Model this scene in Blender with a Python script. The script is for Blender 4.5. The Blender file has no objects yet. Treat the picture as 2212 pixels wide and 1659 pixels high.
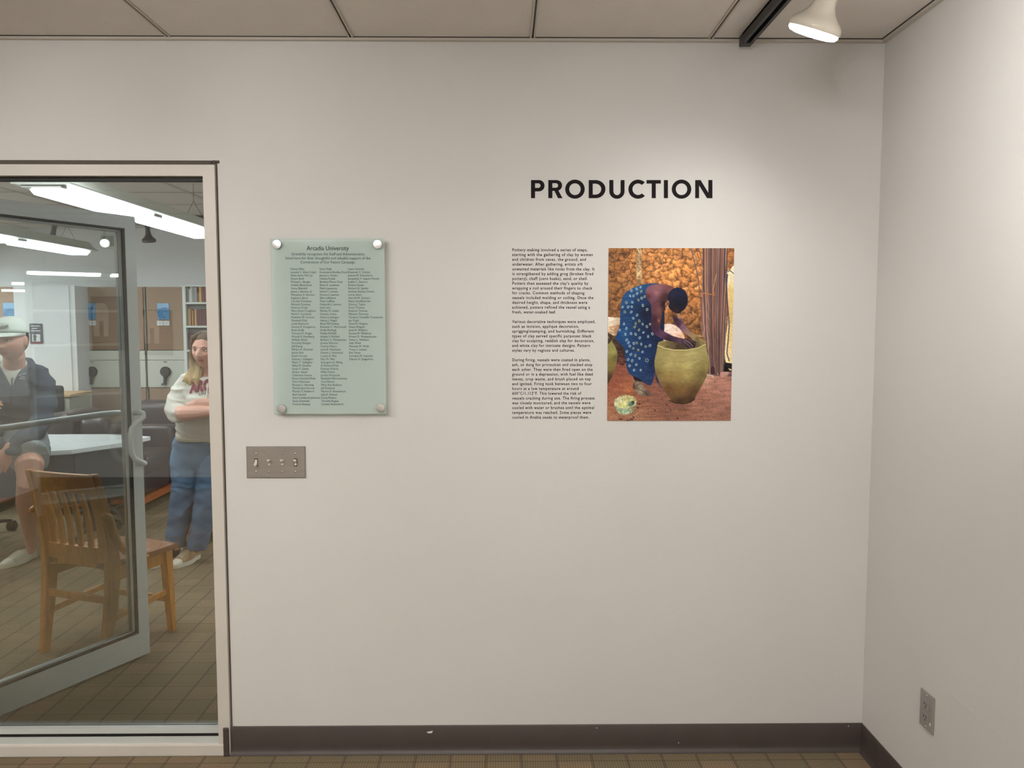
import bpy, bmesh, math, random
import numpy as np
from mathutils import Vector, Matrix, noise
from mathutils.geometry import tessellate_polygon
random.seed(4)
C = bpy.context.scene.collection
SC = bpy.context.scene
PI = math.pi

# ------------------------------------------------------------------ camera
EYE = Vector((0.0, -2.757, 1.523))
FPX = 1740.0
yaw = math.atan(19 / FPX)
pit = math.atan(131.5 / math.hypot(FPX, 19))
cd = bpy.data.cameras.new('camera')
cam = bpy.data.objects.new('camera', cd)
C.objects.link(cam)
cam.location = EYE
cam.rotation_euler = (PI / 2 - pit, 0, -yaw)
cd.sensor_fit = 'HORIZONTAL'
cd.sensor_width = 36
cd.lens = FPX / 2212 * 36
cd.clip_start = 0.05
SC.camera = cam

# ------------------------------------------------------------------ world, view, light levels
w = bpy.data.worlds.new('world')
SC.world = w
w.use_nodes = True
w.node_tree.nodes['Background'].inputs[0].default_value = (0.8, 0.85, 0.9, 1)
w.node_tree.nodes['Background'].inputs[1].default_value = 0.02
SC.view_settings.view_transform = 'Standard'
SC.view_settings.look = 'None'
SC.view_settings.exposure = 0.08
SC.view_settings.gamma = 1.0
SC.view_settings.use_curve_mapping = False
SC.cycles.max_bounces = 10
SC.cycles.diffuse_bounces = 6
SC.cycles.transparent_max_bounces = 16
SC.cycles.use_denoising = True
SC.cycles.sample_clamp_indirect = 4
SC.cycles.caustics_reflective = False
SC.cycles.caustics_refractive = False
LENS_POWER = 26.0       # emission of the pendant lenses in the far room
FILL_PANEL_POWER = 43.0  # emission of the added fill panels in the near room
SPOT_POWER = 17.0

# ------------------------------------------------------------------ helpers
cP, sP, cY, sY = math.cos(pit), math.sin(pit), math.cos(yaw), math.sin(yaw)
FW = Vector((sY * cP, cY * cP, -sP)); RT = Vector((cY, -sY, 0)); UP = RT.cross(FW)
def ray(x, y):
    return FW + RT * ((x - 1106) / FPX) - UP * ((y - 829.5) / FPX)
def W(x, y, Y):
    """world point where the photograph's pixel meets the plane at depth Y"""
    d = ray(x, y); return EYE + d * ((Y - EYE.y) / d.y)
def G(x, y, z=0.0):
    """world point where the photograph's pixel meets the height z"""
    d = ray(x, y); return EYE + d * ((z - EYE.z) / d.z)

def s2l(c):
    return tuple(((v / 255) / 12.92 if v / 255 <= .04045 else ((v / 255 + .055) / 1.055) ** 2.4) for v in c)

def newmat(name):
    m = bpy.data.materials.new(name); m.use_nodes = True
    nt = m.node_tree; return m, nt, nt.nodes['Principled BSDF']
def N(nt, t, **kw):
    n = nt.nodes.new(t)
    for k, v in kw.items(): setattr(n, k, v)
    return n
def pmat(name, rgb, rough=.5, metal=0.0, var=0.0, vscale=8.0, bump=0.0, bscale=200.0, stretch=None, coat=0.0, spec=.5):
    """procedural material: base colour (sRGB 0-255) with noise variation and fine relief"""
    m, nt, b = newmat(name)
    col = s2l(rgb)
    b.inputs['Roughness'].default_value = rough
    b.inputs['Metallic'].default_value = metal
    b.inputs['Specular IOR Level'].default_value = spec
    b.inputs['Coat Weight'].default_value = coat
    tc = N(nt, 'ShaderNodeTexCoord'); mp = N(nt, 'ShaderNodeMapping')
    nt.links.new(tc.outputs['Object'], mp.inputs[0])
    if stretch: mp.inputs['Scale'].default_value = stretch
    nz = N(nt, 'ShaderNodeTexNoise'); nz.inputs['Scale'].default_value = vscale; nz.inputs['Detail'].default_value = 4
    nt.links.new(mp.outputs[0], nz.inputs['Vector'])
    rp = N(nt, 'ShaderNodeValToRGB')
    v = var
    rp.color_ramp.elements[0].position = .3; rp.color_ramp.elements[1].position = .7
    rp.color_ramp.elements[0].color = (*[c * (1 - v) for c in col], 1)
    rp.color_ramp.elements[1].color = (*[min(1, c * (1 + v)) for c in col], 1)
    nt.links.new(nz.outputs['Fac'], rp.inputs[0]); nt.links.new(rp.outputs[0], b.inputs['Base Color'])
    if bump:
        n2 = N(nt, 'ShaderNodeTexNoise'); n2.inputs['Scale'].default_value = bscale; n2.inputs['Detail'].default_value = 3
        nt.links.new(mp.outputs[0], n2.inputs['Vector'])
        bp = N(nt, 'ShaderNodeBump'); bp.inputs['Strength'].default_value = bump; bp.inputs['Distance'].default_value = .002
        nt.links.new(n2.outputs['Fac'], bp.inputs['Height']); nt.links.new(bp.outputs[0], b.inputs['Normal'])
    return m
def emat(name, rgb, power):
    m, nt, b = newmat(name)
    b.inputs['Base Color'].default_value = (*s2l(rgb), 1)
    b.inputs['Emission Color'].default_value = (*s2l(rgb), 1)
    b.inputs['Emission Strength'].default_value = power
    return m
def glassmat(name, tint, boost=1.9, base=.0, rough=0.0):
    m = bpy.data.materials.new(name); m.use_nodes = True
    nt = m.node_tree; nt.nodes.clear()
    o = N(nt, 'ShaderNodeOutputMaterial'); mx = N(nt, 'ShaderNodeMixShader')
    tr = N(nt, 'ShaderNodeBsdfTransparent'); gl = N(nt, 'ShaderNodeBsdfGlossy')
    fr = N(nt, 'ShaderNodeFresnel'); fr.inputs[0].default_value = 1.5
    ma = N(nt, 'ShaderNodeMath', operation='MULTIPLY_ADD'); ma.inputs[1].default_value = boost; ma.inputs[2].default_value = base
    ma.use_clamp = True
    tr.inputs[0].default_value = (*tint, 1); gl.inputs['Roughness'].default_value = rough
    nt.links.new(fr.outputs[0], ma.inputs[0]); nt.links.new(ma.outputs[0], mx.inputs[0])
    nt.links.new(tr.outputs[0], mx.inputs[1]); nt.links.new(gl.outputs[0], mx.inputs[2]); nt.links.new(mx.outputs[0], o.inputs[0])
    return m
def vcmat(name, rough=.6, bump=0.0, bscale=300, spec=.3, sss=0.0):
    """colour comes from a mesh attribute (flat print, hair, skin)"""
    m, nt, b = newmat(name)
    a = N(nt, 'ShaderNodeAttribute'); a.attribute_name = 'paint'
    nt.links.new(a.outputs['Color'], b.inputs['Base Color'])
    b.inputs['Roughness'].default_value = rough; b.inputs['Specular IOR Level'].default_value = spec
    if sss:
        b.inputs['Subsurface Weight'].default_value = sss; b.inputs['Subsurface Radius'].default_value = (.01, .004, .002)
    if bump:
        tc = N(nt, 'ShaderNodeTexCoord'); n2 = N(nt, 'ShaderNodeTexNoise'); n2.inputs['Scale'].default_value = bscale
        nt.links.new(tc.outputs['Object'], n2.inputs['Vector'])
        bp = N(nt, 'ShaderNodeBump'); bp.inputs['Strength'].default_value = bump; bp.inputs['Distance'].default_value = .002
        nt.links.new(n2.outputs['Fac'], bp.inputs['Height']); nt.links.new(bp.outputs[0], b.inputs['Normal'])
    return m

RM = {}
def thing(name, label, cat, loc, rz=0.0, group=None):
    o = bpy.data.objects.new(name, None); C.objects.link(o)
    o.empty_display_size = .05
    o.location = loc; o.rotation_euler = (0, 0, rz)
    o['label'] = label; o['category'] = cat
    if group: o['group'] = group
    RM[o] = Matrix.Translation(Vector(loc)) @ Matrix.Rotation(rz, 4, 'Z')
    return o
def tag(o, label, cat, group=None, kind=None):
    o['label'] = label; o['category'] = cat
    if group: o['group'] = group
    if kind: o['kind'] = kind
    return o
def rootmat(p):
    while p is not None:
        if p in RM: return RM[p]
        p = p.parent
    return Matrix.Identity(4)
def obj(name, bm, m, parent=None, smooth=False, world=True, local_origin=True):
    """link a bmesh as one mesh object; vertices are given in world space"""
    me = bpy.data.meshes.new(name)
    if parent is not None:
        if world: bm.transform(rootmat(parent).inverted())
    bmesh.ops.recalc_face_normals(bm, faces=bm.faces)
    bm.to_mesh(me); bm.free()
    return objm(name, me, m, parent, smooth)
def objm(name, me, m, parent=None, smooth=False):
    for mm in (m if isinstance(m, (list, tuple)) else [m]): me.materials.append(mm)
    o = bpy.data.objects.new(name, me); C.objects.link(o)
    if parent is not None: o.parent = parent
    else:
        # origin at the base of the mesh
        vs = [v.co for v in me.vertices]
        if vs:
            c = Vector(((min(v.x for v in vs) + max(v.x for v in vs)) / 2, (min(v.y for v in vs) + max(v.y for v in vs)) / 2, min(v.z for v in vs)))
            me.transform(Matrix.Translation(-c)); o.location = c
            RM[o] = Matrix.Translation(c)
    if smooth:
        for p in me.polygons: p.use_smooth = True
        if smooth != 'all':
            try: me.set_sharp_from_angle(angle=math.radians(40))
            except Exception: pass
    return o
def struct(name, bm, m, smooth=False, parent=None):
    o = obj(name, bm, m, parent, smooth)
    if parent is None: o['kind'] = 'structure'
    return o

def BM(): return bmesh.new()
def box(bm, x0, x1, y0, y1, z0, z1, bev=0.0, seg=2, M=None):
    ret = bmesh.ops.create_cube(bm, size=1.0)
    vs = ret['verts']
    for v in vs:
        v.co = Vector((x0 if v.co.x < 0 else x1, y0 if v.co.y < 0 else y1, z0 if v.co.z < 0 else z1))
    if bev > 0:
        es = {e for v in vs for e in v.link_edges}
        r = bmesh.ops.bevel(bm, geom=list(es), offset=bev, segments=seg, affect='EDGES', profile=.5)
        vs = list({v for f in r['faces'] for v in f.verts} | {v for v in vs if v.is_valid})
    if M is not None:
        bmesh.ops.transform(bm, matrix=M, verts=[v for v in vs if v.is_valid])
    return vs
def bxo(name, x0, x1, y0, y1, z0, z1, m, parent=None, bev=0.0, M=None, smooth=False):
    bm = BM(); box(bm, x0, x1, y0, y1, z0, z1, bev, M=M); return obj(name, bm, m, parent, smooth)
def frames(pts):
    pts = [Vector(p) for p in pts]; n = len(pts); T = []
    for i in range(n):
        a = pts[max(0, i - 1)]; b = pts[min(n - 1, i + 1)]; T.append((b - a).normalized())
    return pts, T
def tube(bm, pts, rs, n=10, cap=True, side=None, flat=None, round_caps=False):
    """swept tube; rs radius or list; side = reference vector for the first axis; flat = list of (ra, rb)"""
    pts, T = frames(pts)
    if not isinstance(rs, (list, tuple)): rs = [rs] * len(pts)
    rs = [(r, r) if not isinstance(r, (list, tuple)) else r for r in rs]
    if round_caps:
        p0, p1 = pts[0], pts[-1]; T0, T1 = T[0], T[-1]
        a0, a1 = rs[0], rs[-1]
        def capp(p, t, r, sgn):
            out = []
            for k in (.98, .8, .5):
                h = math.sqrt(1 - k * k) if k < .98 else .2
                out.append((k, h))
            return out
        pre = []; post = []
        m0 = min(a0); m1 = min(a1)
        for ang in (80, 55, 28):
            a = math.radians(ang)
            pre.append((p0 - T0 * m0 * math.sin(a), T0, (a0[0] * math.cos(a), a0[1] * math.cos(a))))
            post.insert(0, (p1 + T1 * m1 * math.sin(a), T1, (a1[0] * math.cos(a), a1[1] * math.cos(a))))
        allp = pre + list(zip(pts, T, rs)) + post
        pts = [a[0] for a in allp]; T = [a[1] for a in allp]; rs = [a[2] for a in allp]
    ref = Vector(side) if side is not None else (Vector((0, 0, 1)) if abs(T[0].z) < .9 else Vector((1, 0, 0)))
    rings = []
    u = (ref - T[0] * ref.dot(T[0])).normalized()
    for i, p in enumerate(pts):
        if side is not None:
            u = (ref - T[i] * ref.dot(T[i]))
            u = u.normalized() if u.length > 1e-4 else Vector((1, 0, 0))
        else:
            u = (u - T[i] * u.dot(T[i])).normalized()
        v = T[i].cross(u)
        ra, rb = rs[i]
        rings.append([bm.verts.new(p + u * (ra * math.cos(2 * PI * k / n)) + v * (rb * math.sin(2 * PI * k / n))) for k in range(n)])
    for a, b in zip(rings, rings[1:]):
        for k in range(n):
            bm.faces.new((a[k], a[(k + 1) % n], b[(k + 1) % n], b[k]))
    if cap:
        bm.faces.new(rings[0][::-1]); bm.faces.new(rings[-1])
    return rings
def bar(bm, a, b, w, h, side=(1, 0, 0), w2=None, h2=None):
    """straight rectangular bar from a to b (w along side, h across)"""
    a, b = Vector(a), Vector(b); t = (b - a).normalized(); s = Vector(side); s = (s - t * s.dot(t)).normalized(); v = t.cross(s)
    w2 = w2 or w; h2 = h2 or h
    q = []
    for p, ww, hh in ((a, w, h), (b, w2, h2)):
        q.append([bm.verts.new(p + s * (sx * ww / 2) + v * (sy * hh / 2)) for sx, sy in ((-1, -1), (1, -1), (1, 1), (-1, 1))])
    for k in range(4): bm.faces.new((q[0][k], q[0][(k + 1) % 4], q[1][(k + 1) % 4], q[1][k]))
    bm.faces.new(q[0][::-1]); bm.faces.new(q[1])
def lathe(bm, prof, M=None, n=24, cap=True):
    rings = []
    for r, z in prof:
        rings.append([bm.verts.new(((M or Matrix.Identity(4)) @ Vector((r * math.cos(2 * PI * k / n), r * math.sin(2 * PI * k / n), z)))) for k in range(n)])
    for a, b in zip(rings, rings[1:]):
        for k in range(n): bm.faces.new((a[k], a[(k + 1) % n], b[(k + 1) % n], b[k]))
    if cap:
        bm.faces.new(rings[0][::-1]); bm.faces.new(rings[-1])
def prism(bm, poly, h, M):
    """2-D outline (x, y) extruded by h along local z, placed by M"""
    lo = [bm.verts.new(M @ Vector((x, y, 0))) for x, y in poly]; hi = [bm.verts.new(M @ Vector((x, y, h))) for x, y in poly]
    n = len(poly)
    for k in range(n): bm.faces.new((lo[k], lo[(k + 1) % n], hi[(k + 1) % n], hi[k]))
    bm.faces.new(lo[::-1]); bm.faces.new(hi)
def frame_to(p, z, x=(1, 0, 0)):
    """matrix at p whose local z is z and local x is close to x"""
    z = Vector(z).normalized(); x = Vector(x); x = (x - z * x.dot(z)).normalized(); y = z.cross(x)
    return Matrix(((x.x, y.x, z.x, p[0]), (x.y, y.y, z.y, p[1]), (x.z, y.z, z.z, p[2]), (0, 0, 0, 1)))
WALLM = lambda x, z, y=0.0: Matrix(((1, 0, 0, x), (0, 0, -1, y), (0, 1, 0, z), (0, 0, 0, 1)))   # local xy in the wall plane, local z towards the room
def textmesh(s, size, width=None, off=0.0, spacing=1.0, extr=.0002, align='LEFT', res=3):
    cu = bpy.data.curves.new('t', 'FONT'); cu.body = s; cu.size = size; cu.offset = off; cu.space_character = spacing
    cu.extrude = extr; cu.align_x = align; cu.resolution_u = res
    o = bpy.data.objects.new('t', cu); C.objects.link(o)
    dg = bpy.context.evaluated_depsgraph_get(); dg.update()
    me = bpy.data.meshes.new_from_object(o.evaluated_get(dg))
    bpy.data.objects.remove(o); bpy.data.curves.remove(cu)
    if width and len(me.vertices):
        xs = [v.co.x for v in me.vertices]; k = width / (max(xs) - min(xs))
        me.transform(Matrix.Diagonal((k, 1, 1, 1)))
    return me
def settext(bm, s, size, M, **kw):
    me = textmesh(s, size, **kw); me.transform(M); bm.from_mesh(me); bpy.data.meshes.remove(me)
def organic(name, fill, voxel, m, parent, smooth_it=3, paint=None, disp=None):
    """fill(bm) adds closed overlapping volumes; they are fused into one continuous surface"""
    bm = BM(); fill(bm); bmesh.ops.recalc_face_normals(bm, faces=bm.faces)
    me = bpy.data.meshes.new(name); bm.to_mesh(me); bm.free()
    o = bpy.data.objects.new(name, me); C.objects.link(o)
    r = o.modifiers.new('r', 'REMESH'); r.mode = 'VOXEL'; r.voxel_size = voxel
    s = o.modifiers.new('s', 'SMOOTH'); s.iterations = smooth_it; s.factor = .5
    dg = bpy.context.evaluated_depsgraph_get(); dg.update()
    me2 = bpy.data.meshes.new_from_object(o.evaluated_get(dg))
    bpy.data.objects.remove(o); bpy.data.meshes.remove(me)
    if disp or paint:
        n = len(me2.vertices); co = np.empty(n * 3, 'f'); me2.vertices.foreach_get('co', co); co = co.reshape(-1, 3)
        if disp:
            no = np.empty(n * 3, 'f'); me2.vertices.foreach_get('normal', no); no = no.reshape(-1, 3)
            co = (co + no * disp(co)[:, None]).astype('f'); me2.vertices.foreach_set('co', co.ravel())
        if paint: setpaint(me2, paint(co))
    if parent is not None: me2.transform(rootmat(parent).inverted())
    me2.name = name
    return objm(name, me2, m, parent, 'all')
def setpaint(me, rgb):
    n = len(me.vertices); a = me.color_attributes.new('paint', 'FLOAT_COLOR', 'POINT')
    c = np.ones((n, 4), 'f'); c[:, :3] = rgb; a.data.foreach_set('color', c.ravel())
def lin(rgb): return np.array(s2l(rgb), 'f')
def npnoise(co, scale, seed=0):
    """cheap smooth 3-D noise for arrays, about -1..1"""
    r = np.random.RandomState(seed); out = np.zeros(len(co))
    for k in range(7):
        d = r.normal(size=3); d /= np.linalg.norm(d); out += np.sin(co @ d * scale * (0.6 + .25 * k) + r.uniform(0, 6.28)) / (1 + .3 * k)
    return out / 3
# ------------------------------------------------------------------ materials
M_wall = pmat('painted_wall', (203, 201, 198), .62, var=.018, vscale=2.2, bump=.25, bscale=260, spec=.25)
M_wall_far = pmat('painted_wall_far', (214, 214, 212), .7, var=.015, vscale=1.5, bump=.15, bscale=200, spec=.2)
M_frame = pmat('frame_paint', (196, 190, 182), .4, var=.03, vscale=6, bump=.06, bscale=90)
M_groove = pmat('groove_shadow_gap', (88, 80, 72), .9, var=.1, vscale=30)
M_alu = pmat('clear_anodised_aluminium', (194, 198, 195), .45, metal=.08, var=.02, vscale=10, stretch=(1, 1, 12))
M_rubber = pmat('black_rubber', (14, 13, 14), .6, var=.1)
M_base = pmat('brown_rubber_base', (68, 60, 57), .42, var=.05, vscale=14, bump=.15, bscale=120)
M_tile = pmat('ceiling_tile_fissured', (214, 208, 202), .9, var=.03, vscale=5, bump=.5, bscale=420, spec=.1)
def pits(m):
    nt = m.node_tree; b = nt.nodes['Principled BSDF']
    tc = N(nt, 'ShaderNodeTexCoord'); vo = N(nt, 'ShaderNodeTexVoronoi'); vo.inputs['Scale'].default_value = 55; vo.inputs['Randomness'].default_value = 1
    nt.links.new(tc.outputs['Object'], vo.inputs['Vector'])
    r = N(nt, 'ShaderNodeValToRGB'); r.color_ramp.elements[0].position = .05; r.color_ramp.elements[0].color = (.32, .28, .25, 1)
    r.color_ramp.elements[1].position = .11; r.color_ramp.elements[1].color = (1, 1, 1, 1)
    nt.links.new(vo.outputs['Distance'], r.inputs[0])
    # only a few cells carry a pit
    n3 = N(nt, 'ShaderNodeTexNoise'); n3.inputs['Scale'].default_value = 24; nt.links.new(tc.outputs['Object'], n3.inputs['Vector'])
    mr = N(nt, 'ShaderNodeMapRange'); mr.inputs[1].default_value = .52; mr.inputs[2].default_value = .6; nt.links.new(n3.outputs['Fac'], mr.inputs[0])
    mx = N(nt, 'ShaderNodeMix', data_type='RGBA', blend_type='MULTIPLY'); nt.links.new(mr.outputs[0], mx.inputs[0])
    src = b.inputs['Base Color'].links[0].from_socket
    nt.links.new(src, mx.inputs[6]); nt.links.new(r.outputs[0], mx.inputs[7]); nt.links.new(mx.outputs[2], b.inputs['Base Color'])
pits(M_tile)
M_grid = pmat('ceiling_grid_paint', (186, 178, 168), .5, var=.02)
M_dark = pmat('black_enamel', (34, 33, 32), .45, var=.05)
M_black = pmat('black_plastic', (30, 31, 33), .4, var=.05)
M_lampwhite = pmat('white_lamp_enamel', (222, 214, 200), .28, var=.02, coat=.3)
M_steel = pmat('brushed_steel', (150, 143, 136), .45, metal=.55, var=.07, vscale=12, stretch=(1, 1, 6), bump=.05, bscale=300)
M_screw = pmat('steel_screw', (190, 184, 176), .25, metal=.9, var=.05)
M_cap = pmat('aluminium_cap', (225, 222, 220), .22, metal=.85, var=.04, vscale=60)
M_ivory = pmat('ivory_toggle', (205, 200, 184), .35, var=.02)
M_clear = pmat('clear_toggle', (190, 184, 172), .12, var=.05, spec=.8)
M_outlet = pmat('grey_outlet_plastic', (140, 136, 132), .4, var=.03)
M_vinyl = pmat('black_vinyl', (31, 27, 29), .75, var=.02, spec=.08)
M_teal = pmat('dark_teal_print', (30, 50, 57), .7, var=.02, spec=.1)
M_oak = pmat('golden_oak', (188, 126, 42), .38, var=.22, vscale=7, stretch=(9, 9, 1.2), bump=.1, bscale=60, coat=.25)
M_oakseat = pmat('worn_brown_seat', (134, 88, 58), .22, var=.15, vscale=6, stretch=(2, 9, 1), coat=.6)
M_topwood = pmat('pale_wood_top', (188, 150, 104), .5, var=.1)
M_cherry = pmat('cherry_wood', (160, 84, 40), .4, var=.15, vscale=7, stretch=(1, 6, 6))
M_leather = pmat('brown_leather', (66, 54, 53), .34, var=.15, vscale=5, bump=.3, bscale=160, spec=.6)
M_white = pmat('white_laminate', (214, 216, 214), .35, var=.01)
M_shelf = pmat('white_painted_steel', (206, 212, 204), .4, var=.02)
M_greyband = pmat('grey_shelf_back', (96, 97, 94), .6, var=.05)
M_tan = pmat('tan_fabric_panel', (146, 121, 99), .85, var=.06, vscale=30, bump=.3, bscale=400)
M_cream = pmat('cream_enamel_band', (186, 186, 172), .5, var=.02)
M_slate = pmat('dark_grey_panel', (62, 62, 62), .5, var=.04)
M_charcoal = pmat('charcoal_metal', (58, 58, 58), .5, var=.05)
M_glass = glassmat('clear_window_glass', (.91, .93, .918), boost=2.0, base=.055)
M_doorglass = glassmat('clear_door_glass', (.93, .95, .94), boost=1.9, base=.02)
M_plaque = None
def plaquemat():
    m = bpy.data.materials.new('frosted_green_glass'); m.use_nodes = True; nt = m.node_tree; b = nt.nodes['Principled BSDF']
    b.inputs['Base Color'].default_value = (*s2l((200, 214, 208)), 1); b.inputs['Roughness'].default_value = .12
    tc = N(nt, 'ShaderNodeTexCoord'); nz = N(nt, 'ShaderNodeTexNoise'); nz.inputs['Scale'].default_value = 5; nt.links.new(tc.outputs['Object'], nz.inputs['Vector'])
    rp = N(nt, 'ShaderNodeValToRGB'); rp.color_ramp.elements[0].color = (*s2l((192, 208, 203)), 1); rp.color_ramp.elements[1].color = (*s2l((206, 220, 214)), 1)
    nt.links.new(nz.outputs['Fac'], rp.inputs[0]); nt.links.new(rp.outputs[0], b.inputs['Base Color'])
    tr = N(nt, 'ShaderNodeBsdfTransparent'); tr.inputs[0].default_value = (.93, .975, .96, 1)
    mx = N(nt, 'ShaderNodeMixShader'); mx.inputs[0].default_value = .55
    nt.links.new(tr.outputs[0], mx.inputs[1]); nt.links.new(b.outputs[0], mx.inputs[2]); nt.links.new(mx.outputs[0], nt.nodes['Material Output'].inputs[0])
    return m
M_plaque = plaquemat()
M_lens = emat('lit_lens', (240, 248, 255), LENS_POWER)
M_fill_panel = emat('fill_panel_glow', (255, 251, 244), FILL_PANEL_POWER)
M_fill_panel_far = emat('fill_panel_glow_far', (250, 252, 255), 9.0)  # weaker glow for the added panels in the far room
M_lens_deep = emat('lit_lens_deep_rows', (240, 248, 255), 62.0)
M_bulb = emat('lit_spot_face', (250, 252, 255), 9.0)
M_print = vcmat('printed_picture', .55, spec=.2)
M_skin = vcmat('skin', .5, sss=.08)
M_hair = vcmat('hair', .6, bump=.5, bscale=250, spec=.12)
M_cloth = vcmat('cloth', .9, bump=.4, bscale=500, spec=.1)

def carpetmat():
    m, nt, b = newmat('plaid_carpet')
    b.inputs['Roughness'].default_value = .95; b.inputs['Specular IOR Level'].default_value = .1
    g = N(nt, 'ShaderNodeNewGeometry'); sp = N(nt, 'ShaderNodeSeparateXYZ'); nt.links.new(g.outputs['Position'], sp.inputs[0])
    def mth(op, a, bb=None, c=None):
        n = N(nt, 'ShaderNodeMath', operation=op)
        for i, v in enumerate((a, bb, c)):
            if v is None: continue
            if isinstance(v, (int, float)): n.inputs[i].default_value = v
            else: nt.links.new(v, n.inputs[i])
        return n.outputs[0]
    X, Y = sp.outputs[0], sp.outputs[1]
    PX, PY = .1237, .1193
    u = mth('MULTIPLY_ADD', X, 1 / PX, .185 / PX + 200); v = mth('MULTIPLY_ADD', Y, 1 / PY, .0573 / PY + 200)
    # wobble so the weave is not ruler straight
    fu = mth('FRACT', u); fv = mth('FRACT', v); iu = mth('FLOOR', u); iv = mth('FLOOR', v)
    def line(f, wd):      # 1 on the line, 0 elsewhere
        d = mth('ABSOLUTE', mth('SUBTRACT', f, .5)); return mth('GREATER_THAN', d, .5 - wd)
    lx = line(fu, .04); ly = line(fv, .022)
    cb = N(nt, 'ShaderNodeCombineXYZ'); nt.links.new(iu, cb.inputs[0]); nt.links.new(iv, cb.inputs[1])
    wn = N(nt, 'ShaderNodeTexWhiteNoise', noise_dimensions='2D'); nt.links.new(cb.outputs[0], wn.inputs['Vector'])
    rp = N(nt, 'ShaderNodeValToRGB'); e = rp.color_ramp.elements
    e[0].color = (*s2l((124, 109, 86)), 1); e[1].color = (*s2l((132, 113, 92)), 1); e[0].position = 0; e[1].position = 1
    k = e.new(.35); k.color = (*s2l((119, 108, 86)), 1); k2 = e.new(.7); k2.color = (*s2l((130, 114, 90)), 1)
    nt.links.new(wn.outputs['Value'], rp.inputs[0])
    # ribs alternate direction from square to square
    rib = N(nt, 'ShaderNodeTexWave', wave_type='BANDS', bands_direction='X'); rib.inputs['Scale'].default_value = 34; rib.inputs['Distortion'].default_value = 1.2; rib.inputs['Detail Scale'].default_value = 8
    nt.links.new(g.outputs['Position'], rib.inputs['Vector'])
    nz = N(nt, 'ShaderNodeTexNoise'); nz.inputs['Scale'].default_value = 260; nt.links.new(g.outputs['Position'], nz.inputs['Vector'])
    mod = mth('MULTIPLY_ADD', rib.outputs['Fac'], .30, .62); mod = mth('MULTIPLY_ADD', nz.outputs['Fac'], .5, mod); mod = mth('SUBTRACT', mod, .1)
    m1 = N(nt, 'ShaderNodeMix', data_type='RGBA', blend_type='MULTIPLY'); m1.inputs[0].default_value = 1
    nt.links.new(rp.outputs[0], m1.inputs[6])
    cc = N(nt, 'ShaderNodeCombineColor')
    for i in range(3): nt.links.new(mod, cc.inputs[i])
    nt.links.new(cc.outputs[0], m1.inputs[7])
    m2 = N(nt, 'ShaderNodeMix', data_type='RGBA'); nt.links.new(mth('MULTIPLY', ly, .5), m2.inputs[0]); nt.links.new(m1.outputs[2], m2.inputs[6]); m2.inputs[7].default_value = (*s2l((64, 56, 46)), 1)
    m3 = N(nt, 'ShaderNodeMix', data_type='RGBA'); nt.links.new(mth('MULTIPLY', lx, .46), m3.inputs[0]); nt.links.new(m2.outputs[2], m3.inputs[6]); m3.inputs[7].default_value = (*s2l((74, 62, 60)), 1)
    nt.links.new(m3.outputs[2], b.inputs['Base Color'])
    bp = N(nt, 'ShaderNodeBump'); bp.inputs['Strength'].default_value = .6; bp.inputs['Distance'].default_value = .003
    nt.links.new(mod, bp.inputs['Height']); nt.links.new(bp.outputs[0], b.inputs['Normal'])
    return m
M_carpet = carpetmat()
# ------------------------------------------------------------------ the setting
CZ = 2.464; RX = 1.277; TH = .12; FY0, FY1 = .12, 5.4; NY = -4.6; LX = -4.3
def boxes(name, lst, m, parent=None, bev=0):
    bm = BM()
    for b in lst: box(bm, *b, bev)
    return struct(name, bm, m, parent=parent)
boxes('floor', [(-6.2, 14.2, NY - .2, FY1 + .2, -.1, 0)], M_carpet)
boxes('wall_back', [(-.957, RX + TH, 0, TH, 0, CZ + .05), (-6.1, -.957, 0, TH, 2.066, CZ + .05), (-6.1, -3.08, 0, TH, 0, 2.066), (RX + TH, 14.1, 0, TH, 0, CZ + .05)], M_wall)
boxes('wall_right', [(RX, RX + TH, NY, 0, 0, CZ + .05)], M_wall)
boxes('wall_left', [(LX - TH, LX, NY, 0, 0, CZ + .05)], M_wall)
boxes('wall_rear', [(LX - TH, RX + TH, NY - TH, NY, 0, CZ + .05)], M_wall)
boxes('wall_far', [(-6.1, 14.1, FY1, FY1 + TH, 0, CZ + .05)], M_wall_far)
boxes('wall_far_left', [(-6.1 - TH, -6.1, TH, FY1, 0, CZ + .05)], M_wall_far)
boxes('wall_far_right', [(14.1, 14.1 + TH, TH, FY1, 0, CZ + .05)], M_wall_far)
ceil = boxes('ceiling', [(-6.2, 14.2, NY - .2, FY1 + .2, CZ + .012, CZ + .08)], M_tile)

# ceiling tiles: one mesh shared by all whole tiles
def tile_mesh(wx, wy):
    bm = BM(); box(bm, -wx / 2, wx / 2, -wy / 2, wy / 2, 0, .011, .0015, 1)
    me = bpy.data.meshes.new('ceiling_tile'); bm.to_mesh(me); bm.free(); me.materials.append(M_tile); return me
TC = {}
def tiles(xs, ys):
    for x0, x1 in zip(xs, xs[1:]):
        for y0, y1 in zip(ys, ys[1:]):
            wx, wy = round(x1 - x0 - .016, 4), round(y1 - y0 - .016, 4)
            if (wx, wy) not in TC: TC[(wx, wy)] = tile_mesh(wx, wy)
            o = bpy.data.objects.new('ceiling_tile', TC[(wx, wy)]); C.objects.link(o); o.parent = ceil
            o.location = Vector(((x0 + x1) / 2, (y0 + y1) / 2, CZ + .001)) - RM[ceil].translation
GX = [.0979 - .6 * k for k in range(7, -1, -1)] + [.6879]
nx = [LX] + [x for x in GX if x > LX + .1] + [RX]
ny = [NY] + [-.61 * k for k in range(7, -1, -1)]
tiles(nx, ny)
fx = [-5.32 + .61 * k for k in range(9)]; fy = [FY0 + .005] + [.73 + .61 * k for k in range(8)]
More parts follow.
